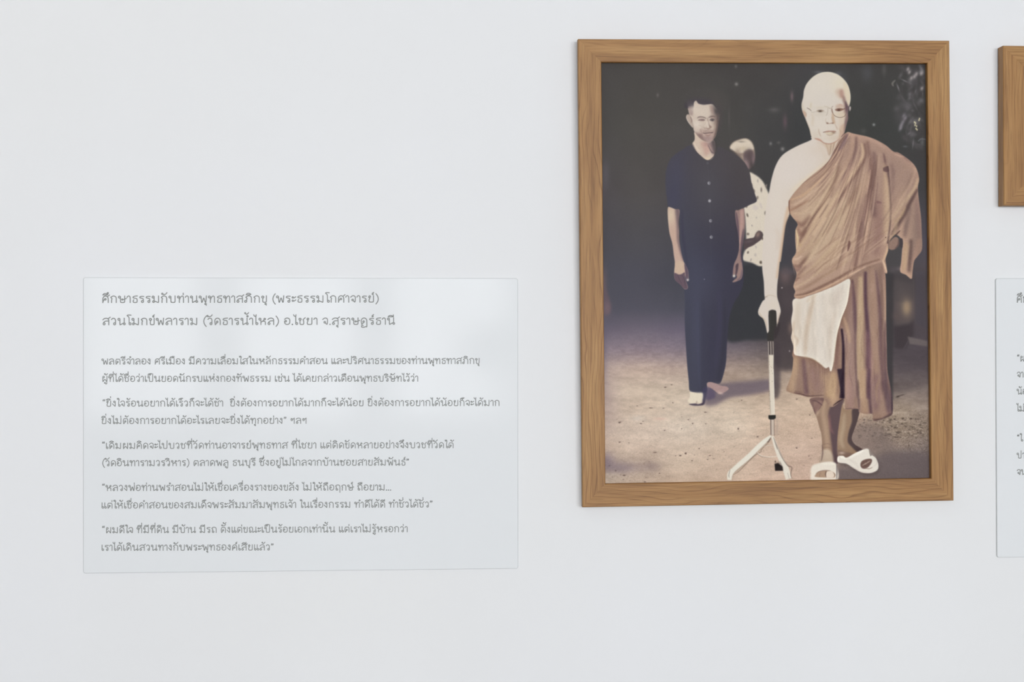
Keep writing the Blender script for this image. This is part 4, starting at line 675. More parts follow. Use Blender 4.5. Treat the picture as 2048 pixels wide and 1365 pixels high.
# ------------------------------------------------ Thai lettering, drawn as pen strokes (x right, y up, body height 1)
def A_(cx, cy, rx, ry, a0, a1, n=8):
    return [(cx+rx*math.cos(math.radians(a0+(a1-a0)*i/n)), cy+ry*math.sin(math.radians(a0+(a1-a0)*i/n))) for i in range(n+1)]
def O(x, y, r=.15, s=1):                  # a loop: always round on the sheet, its side s touching the stem, its top or foot kept on the line
    if r == .15: return ('o', x+s*.105, y-.05 if y > .75 else (y+.035 if y < .2 else y), r, s)
    return ('o', x, y, r, 0)
def arch(x0, x1, h=.62, y0=0): return [(x0, y0), (x0, h)] + A_((x0+x1)/2, h, (x1-x0)/2, 1-h, 180, 0, 8)[1:] + [(x1, y0)]
TAIL = lambda x, top: [(x, 1), (x, top)]
GL = {
 'ก': (.76, [[(.16, 0), (.16, .5), (.24, .62), (.07, .72), (.12, .86)] + A_(.36, .68, .25, .32, 150, 0, 7) + [(.61, 0)]]),
 'ถ': (.80, [O(.27, .11, s=-1), [(.165, .1), (.165, .5), (.25, .62), (.08, .72), (.13, .86)] + A_(.38, .68, .26, .32, 150, 0, 7) + [(.64, 0)]]),
 'ภ': (.86, [O(.13, .11), [(.235, .1), (.235, .5), (.31, .62), (.14, .72), (.19, .86)] + A_(.44, .68, .26, .32, 150, 0, 7) + [(.70, 0)]]),
 'ฤ': (.78, [O(.27, .11, s=-1), [(.165, .1), (.165, .5), (.25, .62), (.08, .72), (.13, .86)] + A_(.38, .68, .26, .32, 150, 0, 7) + [(.64, -.4)]]),
 'ข': (.68, [O(.17, .86), [(.27, .9), (.32, .78), (.2, .62), (.18, .5), (.18, .08), (.24, 0), (.48, 0), (.54, .08), (.54, 1)]]),
 'ช': (.74, [O(.17, .86), [(.27, .9), (.32, .78), (.2, .62), (.18, .5), (.18, .08), (.24, 0), (.48, 0), (.54, .08), (.54, .62), (.44, .74), (.55, .84), (.68, 1.04)]]),
 'ซ': (.76, [O(.15, .84), [(.25, .88), (.27, .78), (.33, .88), (.36, .78), (.22, .6), (.2, .5), (.2, .08), (.26, 0), (.5, 0), (.56, .08), (.56, .62), (.46, .74), (.57, .84), (.7, 1.04)]]),
 'ค': (.78, [[(.12, 0)] + A_(.38, .56, .26, .44, 190, 0, 9) + [(.64, 0)], O(.36, .5, .12), [(.12, 0), (.16, .22), (.26, .46)]]),
 'ศ': (.80, [[(.12, 0)] + A_(.38, .56, .26, .44, 190, 0, 9) + [(.64, 0)], O(.36, .5, .12), [(.12, 0), (.16, .22), (.26, .46)], [(.54, .92), (.64, .98), (.76, 1.16)]]),
 'ด': (.76, [[(.16, 0)] + A_(.37, .56, .26, .44, 200, 0, 9) + [(.63, 0)], O(.34, .42, .12), [(.16, 0), (.28, .15), (.3, .34)]]),
 'ต': (.78, [[(.16, 0), (.1, .45), (.14, .82), (.26, 1), (.38, .86), (.5, 1), (.62, .84), (.64, .6), (.64, 0)], O(.34, .42, .12), [(.16, 0), (.28, .15), (.3, .34)]]),
 'ง': (.56, [O(.28, .88), [(.385, .86), (.385, .02), (.34, .02), (.05, .46)]]),
 'จ': (.64, [[(.06, .76), (.16, .94)] + A_(.32, .7, .2, .3, 100, 0, 6) + [(.5, .06), (.44, .0), (.33, .2)], O(.25, .34, .12)]),
 'ท': (.80, [O(.15, .88), [(.255, .88), (.255, 0)], [(.255, .35), (.33, .72), (.46, .98), (.58, .98), (.65, .84), (.65, 0)]]),
 'ธ': (.68, [[(.56, 1), (.3, .98), (.14, .86), (.14, .74), (.22, .67), (.46, .64), (.54, .54), (.54, .08), (.48, 0), (.22, 0), (.16, .08), (.16, .3), (.22, .42)]]),
 'น': (.86, [O(.15, .88), [(.255, .88), (.255, 0), (.3, 0), (.58, .24)], O(.68, .13, .13), [(.66, .26), (.66, 1)]]),
 'ม': (.86, [O(.15, .88), [(.255, .88), (.255, .26)], O(.2, .13, .13), [(.3, .22), (.62, 0), (.68, 0), (.68, 1)]]),
 'บ': (.82, [O(.15, .88), [(.255, .88), (.255, .08), (.31, 0), (.6, 0), (.66, .08), (.66, 1)]]),
 'ป': (.82, [O(.15, .88), [(.255, .88), (.255, .08), (.31, 0), (.6, 0), (.66, .08), (.66, 1.42)]]),
 'ษ': (.86, [O(.15, .88), [(.255, .88), (.255, .08), (.31, 0), (.6, 0), (.66, .08), (.66, 1)], O(.43, .46, .09), [(.5, .42), (.62, .5), (.82, .62)]]),
 'ผ': (.82, [O(.26, .88, s=-1), [(.155, .88), (.155, 0), (.2, 0), (.41, .5), (.62, 0), (.67, 0), (.67, 1)]]),
 'พ': (.88, [O(.13, .88), [(.235, .88), (.28, 0), (.34, 0), (.49, .78), (.64, 0), (.7, 0), (.75, 1)]]),
 'ย': (.74, [O(.21, .86, .12), [(.12, .82), (.12, .68), (.26, .58), (.14, .46), (.14, .08), (.2, 0), (.52, 0), (.58, .08), (.58, 1)]]),
 'ร': (.62, [O(.36, .11), [(.46, .1), (.46, .5), (.4, .62), (.14, .68), (.1, .8), (.2, .96), (.5, .92)]]),
 'ล': (.78, [[(.08, .76), (.18, .93)] + A_(.38, .7, .25, .3, 110, 0, 7) + [(.63, 0)], [(.63, .56), (.42, .6), (.16, .46), (.1, .14)], O(.2, .11, s=-1)]),
 'ส': (.80, [[(.08, .76), (.18, .93)] + A_(.38, .7, .25, .3, 110, 0, 7) + [(.63, 0)], [(.63, .56), (.42, .6), (.16, .46), (.1, .14)], O(.2, .11, s=-1), [(.53, .92), (.64, .98), (.76, 1.16)]]),
 'ว': (.62, [O(.36, .11), [(.46, .12), (.46, .62)] + A_(.27, .68, .19, .32, 0, 160, 7)]),
 'ห': (.84, [O(.15, .88), [(.255, .88), (.255, 0)], [(.255, .34), (.42, .5), (.58, .78)], O(.62, .84, .12), [(.42, .5), (.62, .52), (.68, .4), (.68, 0)]]),
 'อ': (.72, [[(.1, .8), (.2, .96)] + A_(.34, .66, .25, .34, 100, 0, 6) + A_(.34, .34, .25, .34, 0, -180, 8) + [(.09, .5)], O(.2, .52, .12)]),
 'ณ': (1.14, [O(.27, .11, s=-1), [(.165, .1), (.165, .5), (.25, .62), (.08, .72), (.13, .86)] + A_(.34, .68, .2, .32, 150, 0, 7) + [(.54, 0), (.6, 0), (.78, .22)], O(.96, .13, .13), [(.95, .22), (.95, 1)]]),
 'ฎ': (.80, [[(.165, -.02), (.1, .45)] + A_(.38, .56, .27, .44, 190, 0, 8) + [(.65, -.46), (.55, -.28), (.42, -.46), (.16, -.46), (.12, -.3), (.16, -.16), (.3, -.2)], O(.34, .42, .12), [(.165, -.02), (.28, .15), (.3, .34)]]),
 'ฯ': (.66, [O(.2, .66), [(.1, .7), (.14, .96), (.24, .84), (.38, .8), (.48, .92), (.5, 1)], [(.5, 1), (.5, 0)]]),
 'า': (.46, [[(.03, .78), (.08, .92)] + A_(.19, .76, .14, .24, 120, 0, 6) + [(.33, 0)]]),
 'ะ': (.48, [O(.13, .74, .1), [(.19, .66), (.3, .68), (.42, .84)], O(.13, .24, .1), [(.19, .18), (.3, .2), (.42, .36)]]),
 'เ': (.38, [[(.12, 1), (.12, .14)], O(.225, .11, s=-1)]),
 'แ': (.70, [[(.12, 1), (.12, .14)], O(.225, .11, s=-1), [(.45, 1), (.45, .14)], O(.555, .11, s=-1)]),
 'โ': (.46, [[(.26, .1), (.26, 1.1), (.2, 1.26), (.08, 1.34), (.08, 1.44), (.18, 1.5), (.44, 1.46)], O(.365, .11, s=-1)]),
 'ไ': (.40, [[(.18, .1), (.18, 1.2), (.14, 1.32), (.04, 1.24), (-.02, 1.5)], O(.285, .11, s=-1), [(.18, 1.2), (.2, 1.5)]]),
 'ใ': (.42, [[(.24, .1), (.24, .95), (.3, 1.2), (.28, 1.42), (.16, 1.5), (.06, 1.42)], O(.345, .11, s=-1), O(.14, 1.36, .1)]),
 '(': (.44, [[(.36, 1.3), (.2, 1.0), (.13, .6), (.13, .4), (.2, .02), (.36, -.28)]]),
 ')': (.44, [[(.08, 1.3), (.24, 1.0), (.31, .6), (.31, .4), (.24, .02), (.08, -.28)]]),
 '.': (.26, [[(.1, .0), (.13, .03)], O(.115, .015, .03)]),
 '“': (.46, [[(.17, 1.24), (.1, 1.1), (.12, 1.02)], O(.13, 1.03, .03), [(.34, 1.24), (.27, 1.1), (.29, 1.02)], O(.3, 1.03, .03)]),
 '”': (.46, [[(.08, .92), (.15, 1.06), (.13, 1.14)], O(.12, 1.13, .03), [(.25, .92), (.32, 1.06), (.3, 1.14)], O(.29, 1.13, .03)]),
 ' ': (.36, []),
}
AB = {   # marks above, x measured back from the right stem of the letter before
 'ิ': [[(-.52, 1.16), (-.46, 1.32), (-.28, 1.42), (-.1, 1.32), (-.02, 1.16), (-.52, 1.16)]],
 'ี': [[(-.52, 1.16), (-.46, 1.32), (-.28, 1.4), (-.1, 1.3), (-.02, 1.16), (-.52, 1.16)], [(-.02, 1.16), (-.02, 1.46)]],
 'ึ': [[(-.52, 1.16), (-.46, 1.32), (-.28, 1.4), (-.1, 1.3), (-.02, 1.16), (-.52, 1.16)], O(-.04, 1.44, .09)],
 'ื': [[(-.52, 1.16), (-.46, 1.32), (-.28, 1.4), (-.1, 1.3), (-.02, 1.16), (-.52, 1.16)], [(-.02, 1.16), (-.02, 1.46)], [(-.17, 1.18), (-.17, 1.46)]],
 'ั': [O(-.42, 1.33, .095), [(-.38, 1.23), (-.2, 1.2), (-.06, 1.3), (.02, 1.5)]],
 '็': [[(-.42, 1.12), (-.46, 1.28), (-.34, 1.38), (-.26, 1.22), (-.18, 1.38), (-.06, 1.34)], O(-.2, 1.2, .05), [(-.4, 1.36), (-.2, 1.48), (.02, 1.46)]],
}
TONE = {
 '่': [[(0, 0), (0, .24)]],
 '้': [O(-.24, .22, .07), [(-.19, .16), (-.16, .02), (-.02, .06), (.08, .28)]],
 '์': [O(-.06, .07, .09), [(-.1, .12), (-.08, .22), (.04, .32)]],
}
BEL = {'ุ': [O(-.1, -.24, .08), [(-.02, -.19), (-.02, -.44)]],
       'ู': [O(-.26, -.24, .08), [(-.19, -.19), (-.2, -.4), (-.12, -.46), (-.02, -.42), (-.02, -.17)]]}
STEM = {'ก': .61, 'ถ': .64, 'ภ': .70, 'ข': .54, 'ช': .54, 'ซ': .56, 'ค': .64, 'ศ': .64, 'ด': .63, 'ต': .64, 'ง': .385, 'จ': .5, 'ท': .65, 'ธ': .54, 'น': .66, 'ม': .68, 'บ': .66,
        'ป': .52, 'ษ': .66, 'ผ': .67, 'พ': .75, 'ย': .58, 'ร': .48, 'ล': .63, 'ส': .63, 'ว': .46, 'ห': .68, 'อ': .59, 'ณ': .95, 'ฎ': .65}
def mv(s, dx, dy=0): return ('o', s[1]+dx, s[2]+dy, s[3], s[4]) if s[0] == 'o' else [(a+dx, b+dy) for a, b in s]
def soften(P):                            # ease the bends of a stroke
    for lim in (.13, .05):
        out = [P[0]]
        for p, q, r in zip(P, P[1:], P[2:]):
            for e in (p, r):
                L = math.hypot(e[0]-q[0], e[1]-q[1]); k = min(lim, .35*L)/max(L, 1e-6); out.append((q[0]+(e[0]-q[0])*k, q[1]+(e[1]-q[1])*k))
        P = out+[P[-1]]
    return P
def layout(text):
    out, x, stem, high = [], 0., 0., False
    for ch in text:
        if ch in GL:
            adv, st = GL[ch]; out += [mv(s, x) for s in st]
            stem = x+STEM.get(ch, adv-.1); high = False; x += adv
        elif ch in AB: out += [mv(s, stem) for s in AB[ch]]; high = True
        elif ch in BEL: out += [mv(s, stem) for s in BEL[ch]]
        elif ch in TONE:
            y = 1.56 if high else 1.18; out += [mv(s, stem-.02, y) for s in TONE[ch]]
        elif ch == 'ำ':
            out += [('o', stem+.02, 1.3, .1, 0)]
            adv, st = GL['า']; out += [mv(s, x) for s in st]; x += adv; high = True
        elif ch == '¹': high = True
    return out, x
def text_mesh(name, text, x0, z0, x1, z1, h, pen, mt, parent, y, width=None):
    """strokes laid flat on the panel face from (x0, z0) to (x1, z1); h is the letter height, pen the stroke width"""
    text = text.replace('้ำ', '\uE000')
    parts = text.split('\uE000'); st, w = [], 0.
    for i, p in enumerate(parts):
        if i:                                 # a ring with the tone mark above it
            stem_x = w-.16; st += [('o', stem_x, 1.28, .1, 0)] + [mv(s, stem_x+.02, 1.54) for s in TONE['้']]
            st += [mv(s, w) for s in GL['า'][1]]; w += GL['า'][0]
        s_, ww = layout(p); st += [mv(s, w) for s in s_]; w += ww
    kx = (math.hypot(x1-x0, z1-z0)/(w-.16)) if width is None else width
    an = math.atan2(z1-z0, x1-x0); ca, sa = math.cos(an), math.sin(an)
    V, F = [], []
    for si, s in enumerate(st):               # each stroke is one ribbon with mitred bends, a few microns apart where strokes cross
        if s[0] == 'o': P = [np.array((s[1]*kx-s[4]*s[3]*h+s[3]*h*math.cos(t), s[2]*h+s[3]*h*math.sin(t))) for t in [.5236*i for i in range(12)]+[0]]
        else: P = [np.array((a*kx, b*h)) for a, b in soften(s)]
        P = [p for i, p in enumerate(P) if i == 0 or np.hypot(*(p-P[i-1])) > 1e-6]
        if len(P) < 2: continue
        closed = np.hypot(*(P[0]-P[-1])) < 1e-6
        T = [(q-p)/np.hypot(*(q-p)) for p, q in zip(P, P[1:])]; yo = y-(si % 9)*6e-6
        if not closed: P[0] = P[0]-T[0]*pen*.42; P[-1] = P[-1]+T[-1]*pen*.42
        i0 = len(V)
        for i, p in enumerate(P):
            t0 = T[i-1] if i > 0 else (T[-1] if closed else T[0]); t1 = T[i] if i < len(T) else (T[0] if closed else T[-1])
            tt = t0+t1; L = np.hypot(*tt); tt = tt/L if L > .25 else t1
            mi = min(1.45, 1/max(.3, float(tt @ t1)))*pen/2; nx, nz = -tt[1]*mi, tt[0]*mi
            for a, b in ((p[0]+nx, p[1]+nz), (p[0]-nx, p[1]-nz)): V.append((x0+a*ca-b*sa, yo, z0+a*sa+b*ca))
        for i in range(len(P)-1): F.append((i0+2*i, i0+2*i+1, i0+2*i+3, i0+2*i+2))
    return meshobj(name, V, F, mt, parent)
# ------------------------------------------------ materials of the hung things
def wood(name, seed, dark=.0):
    m = mat(name, (.3, .2, .1), .5, .35); n = NT(m)
    tc = n.n('ShaderNodeTexCoord'); mp = n.n('ShaderNodeMapping'); mp.inputs['Location'].default_value = (seed*3.1, seed*1.7, seed*.9)
    n.l(tc.outputs['Object'], mp.inputs['Vector'])
    # slow wander of the grain along the board (local x is the board's length)
    m1 = n.n('ShaderNodeMapping'); m1.inputs['Scale'].default_value = (3.2, 14, 14); n.l(mp.outputs[0], m1.inputs['Vector'])
    wv = n.n('ShaderNodeTexNoise', i_Scale=1.0, i_Detail=2.5, i_Roughness=.5); n.l(m1.outputs[0], wv.inputs['Vector'])
    sx = n.n('ShaderNodeSeparateXYZ'); n.l(mp.outputs[0], sx.inputs[0])
    # growth rings: bands across the board, bent strongly where the noise peaks (cathedral figure)
    ad = n.n('ShaderNodeMath', operation='MULTIPLY_ADD'); n.l(wv.outputs['Fac'], ad.inputs[0]); ad.inputs[1].default_value = .095; n.l(sx.outputs[2], ad.inputs[2])
    sc = n.n('ShaderNodeMath', operation='MULTIPLY'); n.l(ad.outputs[0], sc.inputs[0]); sc.inputs[1].default_value = 118.0
    fr2 = n.n('ShaderNodeMath', operation='FRACT'); n.l(sc.outputs[0], fr2.inputs[0])
    ring = n.ramp(fr2.outputs[0], [(0, (.0, .0, .0)), (.5, (.35, .35, .35)), (.82, (1, 1, 1)), (1, (.0, .0, .0))])
    m2 = n.n('ShaderNodeMapping'); m2.inputs['Scale'].default_value = (16, 520, 520); n.l(mp.outputs[0], m2.inputs['Vector'])
    fi = n.n('ShaderNodeTexNoise', i_Scale=1.0, i_Detail=3.0, i_Roughness=.6); n.l(m2.outputs[0], fi.inputs['Vector'])
    m3 = n.n('ShaderNodeMapping'); m3.inputs['Scale'].default_value = (5, 60, 60); n.l(mp.outputs[0], m3.inputs['Vector'])
    st = n.n('ShaderNodeTexNoise', i_Scale=1.0, i_Detail=2.0, i_Roughness=.5); n.l(m3.outputs[0], st.inputs['Vector'])
    base = n.ramp(st.outputs['Fac'], [(.25, lin((138, 97, 53))), (.5, lin((162, 119, 69))), (.75, lin((177, 136, 84)))])
    mx = n.n('ShaderNodeMix', data_type='RGBA', blend_type='MULTIPLY'); n.l(base, mx.inputs[6])
    n.l(n.ramp(ring, [(0, (1.0, 1.0, 1.0)), (.7, (.94, .92, .90)), (1, (.60, .52, .45))]), mx.inputs[7])
    m4 = n.n('ShaderNodeMapping'); m4.inputs['Scale'].default_value = (4, 26, 26); m4.inputs['Location'].default_value = (4, 7, 2); n.l(mp.outputs[0], m4.inputs['Vector'])
    wh = n.n('ShaderNodeTexNoise', i_Scale=1.0, i_Detail=1.0); n.l(m4.outputs[0], wh.inputs['Vector'])
    n.l(n.ramp(wh.outputs['Fac'], [(.40, (.22,)*3), (.60, (1.0,)*3)]), mx.inputs[0])
    m5 = n.n('ShaderNodeMix', data_type='RGBA', blend_type='MULTIPLY'); m5.inputs[0].default_value = .8; n.l(mx.outputs[2], m5.inputs[6])
    n.l(n.ramp(fi.outputs['Fac'], [(.36, (.72, .68, .63)), (.52, (1, 1, 1)), (.7, (1.08, 1.07, 1.05))]), m5.inputs[7])
    n.l(m5.outputs[2], n.b.inputs['Base Color'])
    bp = n.n('ShaderNodeBump', i_Strength=.15, i_Distance=.0003); n.l(fi.outputs['Fac'], bp.inputs['Height']); n.l(bp.outputs[0], n.b.inputs['Normal'])
    return m
WOODS = [wood('oak_veneer', s) for s in (1, 2.3, 3.9, 5.2)]
M_BACK = mat('brown_backing_board', (.18, .12, .07), .8, .2)
M_ACR = mat('white_backed_acrylic', (.772, .79, .803), .08, .05)
M_EDGE = mat('clear_polished_acrylic_edge', (.64, .66, .67), .2, .5)
M_INK = mat('warm_grey_vinyl_lettering', lin((146, 148, 146)), .6, .2)

def member(name, L, w, d, mt, parent, loc, rot):
    """one mitred frame member: local x along its outer edge, z inwards, y towards the wall; slightly eased edges and a rabbet"""
    e, rb = .0012, .011
    prof = [(0, -d+e), (e, -d), (w-e, -d), (w, -d+e), (w, -d+rb), (w+.0, -d+rb+.001), (w-.006, -d+rb+.001), (w-.006, -.004), (0, -.004)]
    V, F = [], []
    for k in (0, 1):
        for z, y in prof:
            V.append((z if k == 0 else L-z, y, z))
    n_ = len(prof)
    for i in range(n_): j = (i+1) % n_; F.append((i, j, n_+j, n_+i))
    F.append(tuple(range(n_))[::-1]); F.append(tuple(range(n_, 2*n_)))
    o = meshobj(name, V, F, mt, parent); o.rotation_euler = rot; o.location = loc; return o
def frame(name, x, z, w, h, rz, tilt, yawt, print_mat, uv, label, cat, fw_=.0415, d=.030, swap=0, off=0):
    root = empty(name, (x, -d/2, z), label=label, category=cat)
    root.location = (x, off, Z0+z); root.rotation_mode = 'XYZ'
    root.rotation_euler = (tilt, -rz, yawt)
    # the local origin is the top left corner of the frame; x right, z up
    T = WOODS
    member('frame_rail', w, fw_, d, T[(0+swap) % 4], root, (w, 0, 0), (0, math.pi, 0))            # top, inwards is down
    member('frame_rail', w, fw_, d, T[(1+swap) % 4], root, (0, 0, -h), (0, 0, 0))                 # bottom
    member('frame_stile', h, fw_, d, T[(2+swap) % 4], root, (0, 0, 0), (0, math.pi/2, 0))         # left
    member('frame_stile', h, fw_, d, T[(3+swap) % 4], root, (w, 0, -h), (0, -math.pi/2, 0))       # right
    a = fw_-.005; yy_ = -d+.0115
    V = [(a, yy_, -a), (w-a, yy_, -a), (w-a, yy_, -h+a), (a, yy_, -h+a)]
    boxes('backing_board', [(a, w-a, yy_+.0004, yy_+.006, -h+a, -a)], M_BACK, root)
    pr = meshobj('photo_print', V, [(0, 3, 2, 1)], print_mat, root)
    if uv: pr['label'] = 'sepia print of a monk with a walking stick, a man in dark clothes behind him'
    if uv:
        l = pr.data.uv_layers.new(name='UVMap')
        for lp in pr.data.loops: l.data[lp.index].uv = uv[lp.vertex_index]
    return root

# the painted picture becomes a generated image on the flat print (nothing is loaded)
# canvas -> print: the quad of the opening on the canvas is squared up to the sheet
def homog(src, dst):
    A = []
    for (x, y), (u, v) in zip(src, dst):
        A.append([x, y, 1, 0, 0, 0, -u*x, -u*y, -u]); A.append([0, 0, 0, x, y, 1, -v*x, -v*y, -v])
    return np.linalg.svd(np.array(A))[2][-1].reshape(3, 3)
FW, FH = .68361, .84216; a = .0365
def cam_uv(x, z):      # where a point of the sheet lies on the canvas, by the four traced opening corners
    q = HM @ np.array([x, z, 1]); return q[0]/q[2], q[1]/q[2]
HM = homog([(.0415, -.0415), (FW-.0415, -.0415), (FW-.0415, -FH+.0415), (.0415, -FH+.0415)], [(1199.5, 124.5), (1855.5, 127.5), (1860.5, 957.5), (1208.5, 969.5)])
IW, IH = 1260, 1590
ix = (np.arange(IW)+.5)/IW*(FW-2*a)+a; iz = -((np.arange(IH)+.5)/IH*(FH-2*a)+a)
gx_, gz_ = np.meshgrid(ix, iz); D_ = HM[2, 0]*gx_+HM[2, 1]*gz_+HM[2, 2]
cx_ = np.clip(((HM[0, 0]*gx_+HM[0, 1]*gz_+HM[0, 2])/D_-PX0)*PS-.5, 0, CW-1.01); cy_ = np.clip(((HM[1, 0]*gx_+HM[1, 1]*gz_+HM[1, 2])/D_-PY0)*PS-.5, 0, CH-1.01)
jx, jy = cx_.astype(int), cy_.astype(int); tx, ty = (cx_-jx)[..., None], (cy_-jy)[..., None]
pic = ((cv[jy, jx]*(1-tx)+cv[jy, jx+1]*tx)*(1-ty)+(cv[jy+1, jx]*(1-tx)+cv[jy+1, jx+1]*tx)*ty)/255
img = bpy.data.images.new('printed_photo', IW, IH); buf = np.ones((IH, IW, 4), np.float32); buf[..., :3] = pic[::-1]
img.pixels.foreach_set(buf.ravel()); img.update(); img.pack()
M_PRINT = mat('matte_photo_print', (.5, .5, .5), .6, .02); n = NT(M_PRINT)
ti = n.n('ShaderNodeTexImage'); ti.image = img; ti.interpolation = 'Cubic'
uvn = n.n('ShaderNodeUVMap'); n.l(uvn.outputs[0], ti.inputs[0])
gm = n.n('ShaderNodeMix', data_type='RGBA', blend_type='MULTIPLY'); gm.inputs[0].default_value = 1; gm.inputs[7].default_value = (PG, PG, PG, 1)
n.l(ti.outputs[0], gm.inputs[6]); n.l(gm.outputs[2], n.b.inputs['Base Color'])
M_BLANK = mat('grey_photo_print', (.3, .29, .28), .45, .15)

frame('picture_frame', .34199, .5585, FW, FH, .00845, .00693, .00596, M_PRINT, [(0, 1), (1, 1), (1, 0), (0, 0)],
      'large oak frame with a sepia photo of a monk and a man in dark clothes', 'picture', d=.020, off=-.010)
frame('picture_frame', 1.12488, .55545, .40, .29286, 0, 0, 0, M_BLANK, None,
      'smaller oak frame cut off by the right border, above the second text panel', 'picture', swap=2)

# ------------------------------------------------ text panels
def panel(x, z, w, h, rot, label, group):
    root = empty('text_panel', (x, 0, Z0+z), label=label, category='text panel'); root['group'] = group
    root.rotation_euler = (0, -rot, 0)
    t, r, e = .004, .004, .0009; P = []
    def loop(ins, y):
        o = []
        for cx, cz, a0 in ((w-r, -r, 90), (r, -r, 180), (r, -h+r, 270), (w-r, -h+r, 360)):
            for i in range(7):
                an = math.radians(a0-90+i*15); o.append((cx+(r-ins)*math.cos(an), y, cz+(r-ins)*math.sin(an)))
        return o
    L = [loop(0, -.0002), loop(0, -t+e), loop(e*.35, -t+e*.35), loop(e, -t)]; n_ = len(L[0]); V = sum(L, []); F = []
    F.append(tuple(range(n_)))
    for k in range(3):
        for i in range(n_): j = (i+1) % n_; F.append((k*n_+i, k*n_+j, (k+1)*n_+j, (k+1)*n_+i))
    F.append(tuple(range(3*n_, 4*n_))[::-1])
    sh = meshobj('acrylic_sheet', V, F, M_ACR, root); sh.data.materials.append(M_EDGE)
    for p in sh.data.polygons: p.material_index = 0 if len(p.vertices) > 4 else 1
    bm = bmesh.new(); bm.from_mesh(sh.data); bmesh.ops.recalc_face_normals(bm, faces=bm.faces); bm.to_mesh(sh.data); bm.free()
    return root
HB, PB = .0096, .00150; HH, PH_ = .0116, .00182        # letter heights and pen widths of body and heading
TEXT = [
 ('ศึกษาธรรมกับท่านพุทธทาสภิกขุ (พระธรรมโกศาจารย์)', .0320, -.0454, .5203, -.0441, 1),
 ('สวนโมกข์พลาราม (วัดธารน้ำไหล) อ.ไชยา จ.สุราษฎร์ธานี', .0329, -.0848, .5489, -.0840, 1),
 ('พลตรีจำลอง ศรีเมือง มีความเลื่อมใสในหลักธรรมคำสอน และปริศนาธรรมของท่านพุทธทาสภิกขุ', .0320, -.1548, .7016, -.1548, 0),
 ('ผู้ที่ได้ชื่อว่าเป็นยอดนักรบแห่งกองทัพธรรม เช่น ได้เคยกล่าวเตือนพุทธบริษัทไว้ว่า', .0320, -.1855, .5910, -.1864, 0),
 ('“ยิ่งใจร้อนอยากได้เร็วก็จะได้ช้า  ยิ่งต้องการอยากได้มากก็จะได้น้อย ยิ่งต้องการอยากได้น้อยก็จะได้มาก', .0329, -.2294, .7376, -.2307, 0),
 ('ยิ่งไม่ต้องการอยากได้อะไรเลยจะยิ่งได้ทุกอย่าง” ฯลฯ', .0312, -.2602, .3919, -.2612, 0),
 ('“เดิมผมคิดจะไปบวชที่วัดท่านอาจารย์พุทธทาส ที่ไชยา แต่ติดขัดหลายอย่างจึงบวชที่วัดใต้', .0321, -.3043, .6546, -.3064, 0),
 ('(วัดอินทารามวรวิหาร) ตลาดพลู ธนบุรี ซึ่งอยู่ไม่ไกลจากบ้านซอยสายสัมพันธ์”', .0321, -.3350, .5747, -.3371, 0),
 ('“หลวงพ่อท่านพร่ำสอนไม่ให้เชื่อเครื่องรางของขลัง ไม่ให้ถือฤกษ์ ถือยาม...', .0321, -.3788, .5424, -.3817, 0),
 ('แต่ให้เชื่อคำสอนของสมเด็จพระสัมมาสัมพุทธเจ้า ในเรื่องกรรม ทำดีได้ดี ทำชั่วได้ชั่ว”', .0312, -.4100, .6168, -.4128, 0),
 ('“ผมดีใจ ที่มีที่ดิน มีบ้าน มีรถ ตั้งแต่ขณะเป็นร้อยเอกเท่านั้น แต่เราไม่รู้หรอกว่า', .0321, -.4537, .5719, -.4568, 0),
 ('เราได้เดินสวนทางกับพระพุทธองค์เสียแล้ว”', .0312, -.4848, .3333, -.4871, 0)]
p1 = panel(-.5374, .12973, .77211, .52433, -.00092, 'glossy white acrylic panel with twelve lines of grey Thai lettering, left of the monk picture', 'acrylic text panels on the wall')
for s, x0, z0, x1, z1, hd_ in TEXT:
    text_mesh('text_line', s, x0, z0+.0008, x1, z1+.0008, HH if hd_ else HB, PH_ if hd_ else PB, M_INK, p1, -.0043)
p2 = panel(1.11907, .13007, .60, .5154, .00133, 'glossy white acrylic panel cut off by the right border, only first letters visible', 'acrylic text panels on the wall')
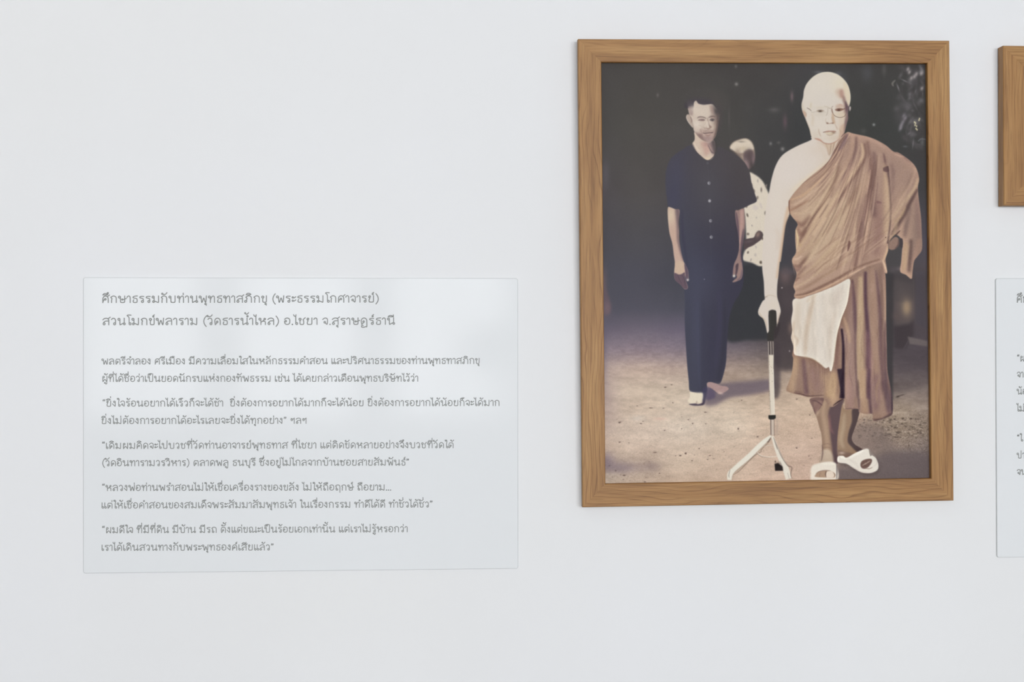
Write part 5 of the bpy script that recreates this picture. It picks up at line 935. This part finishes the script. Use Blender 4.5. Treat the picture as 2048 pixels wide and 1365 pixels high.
for s, x0, z0, hd_ in [('ศึก', .0388, -.0453, 1), ('“ผ', .0392, -.1542, 0), ('จา', .0390, -.1837, 0), ('น้อ', .0389, -.2151, 0), ('ไม่', .0387, -.2465, 0), ('“ใ', .0384, -.3018, 0), ('ปา', .0383, -.3332, 0), ('จน', .0381, -.3636, 0)]:
    text_mesh('text_line', s, x0, z0+.0008, x0+.1, z0+.0008, HH if hd_ else HB, PH_ if hd_ else PB, M_INK, p2, -.0043, .0148 if hd_ else .0122)

# ------------------------------------------------ seen only as a faint reflection in the left panel: a lamp on a tripod behind the camera
M_GREY = mat('dark_grey_metal', (.10, .10, .11), .5, .4); M_DIFF = mat('grey_fabric', (.12, .12, .12), .9, .1)
def tube(name, p, q, r0, r1, mt, parent, k=10):
    p, q = Vector(p), Vector(q); d = (q-p).normalized(); s = d.cross(Vector((0, 0, 1)) if abs(d.z) < .9 else Vector((1, 0, 0))).normalized(); t = d.cross(s)
    V = [c+(s*math.cos(6.2832*i/k)+t*math.sin(6.2832*i/k))*r for c, r in ((p, r0), (q, r1)) for i in range(k)]
    F = [(i, (i+1) % k, k+(i+1) % k, k+i) for i in range(k)]+[tuple(range(k))[::-1], tuple(range(k, 2*k))]
    return meshobj(name, V, F, mt, parent)
ts = empty('lamp_tripod', (.455, -4.4, 0), label='dark lamp on a tripod, seen as a faint reflection in the panel of twelve lines', category='lamp tripod')
tube('pole', (0, 0, .75), (0, 0, 1.42), .014, .014, M_GREY, ts)
for k in range(3):
    an = math.radians(90+120*k); tube('leg', (0, 0, 1.02), (.36*math.cos(an), .36*math.sin(an), .01), .018, .018, M_GREY, ts)
bm = bmesh.new(); bmesh.ops.create_icosphere(bm, subdivisions=3, radius=.125)
for v in bm.verts:
    v.co.x *= 1.05; v.co.z *= .85; v.co.y *= .6; v.co += Vector((0, 0, 1.51)) + v.normal*.006*math.sin(v.co.x*60)*math.cos(v.co.z*50)
me = bpy.data.meshes.new('lamp_head'); bm.to_mesh(me); bm.free(); me.materials.append(M_DIFF); link(bpy.data.objects.new('lamp_head', me), ts)
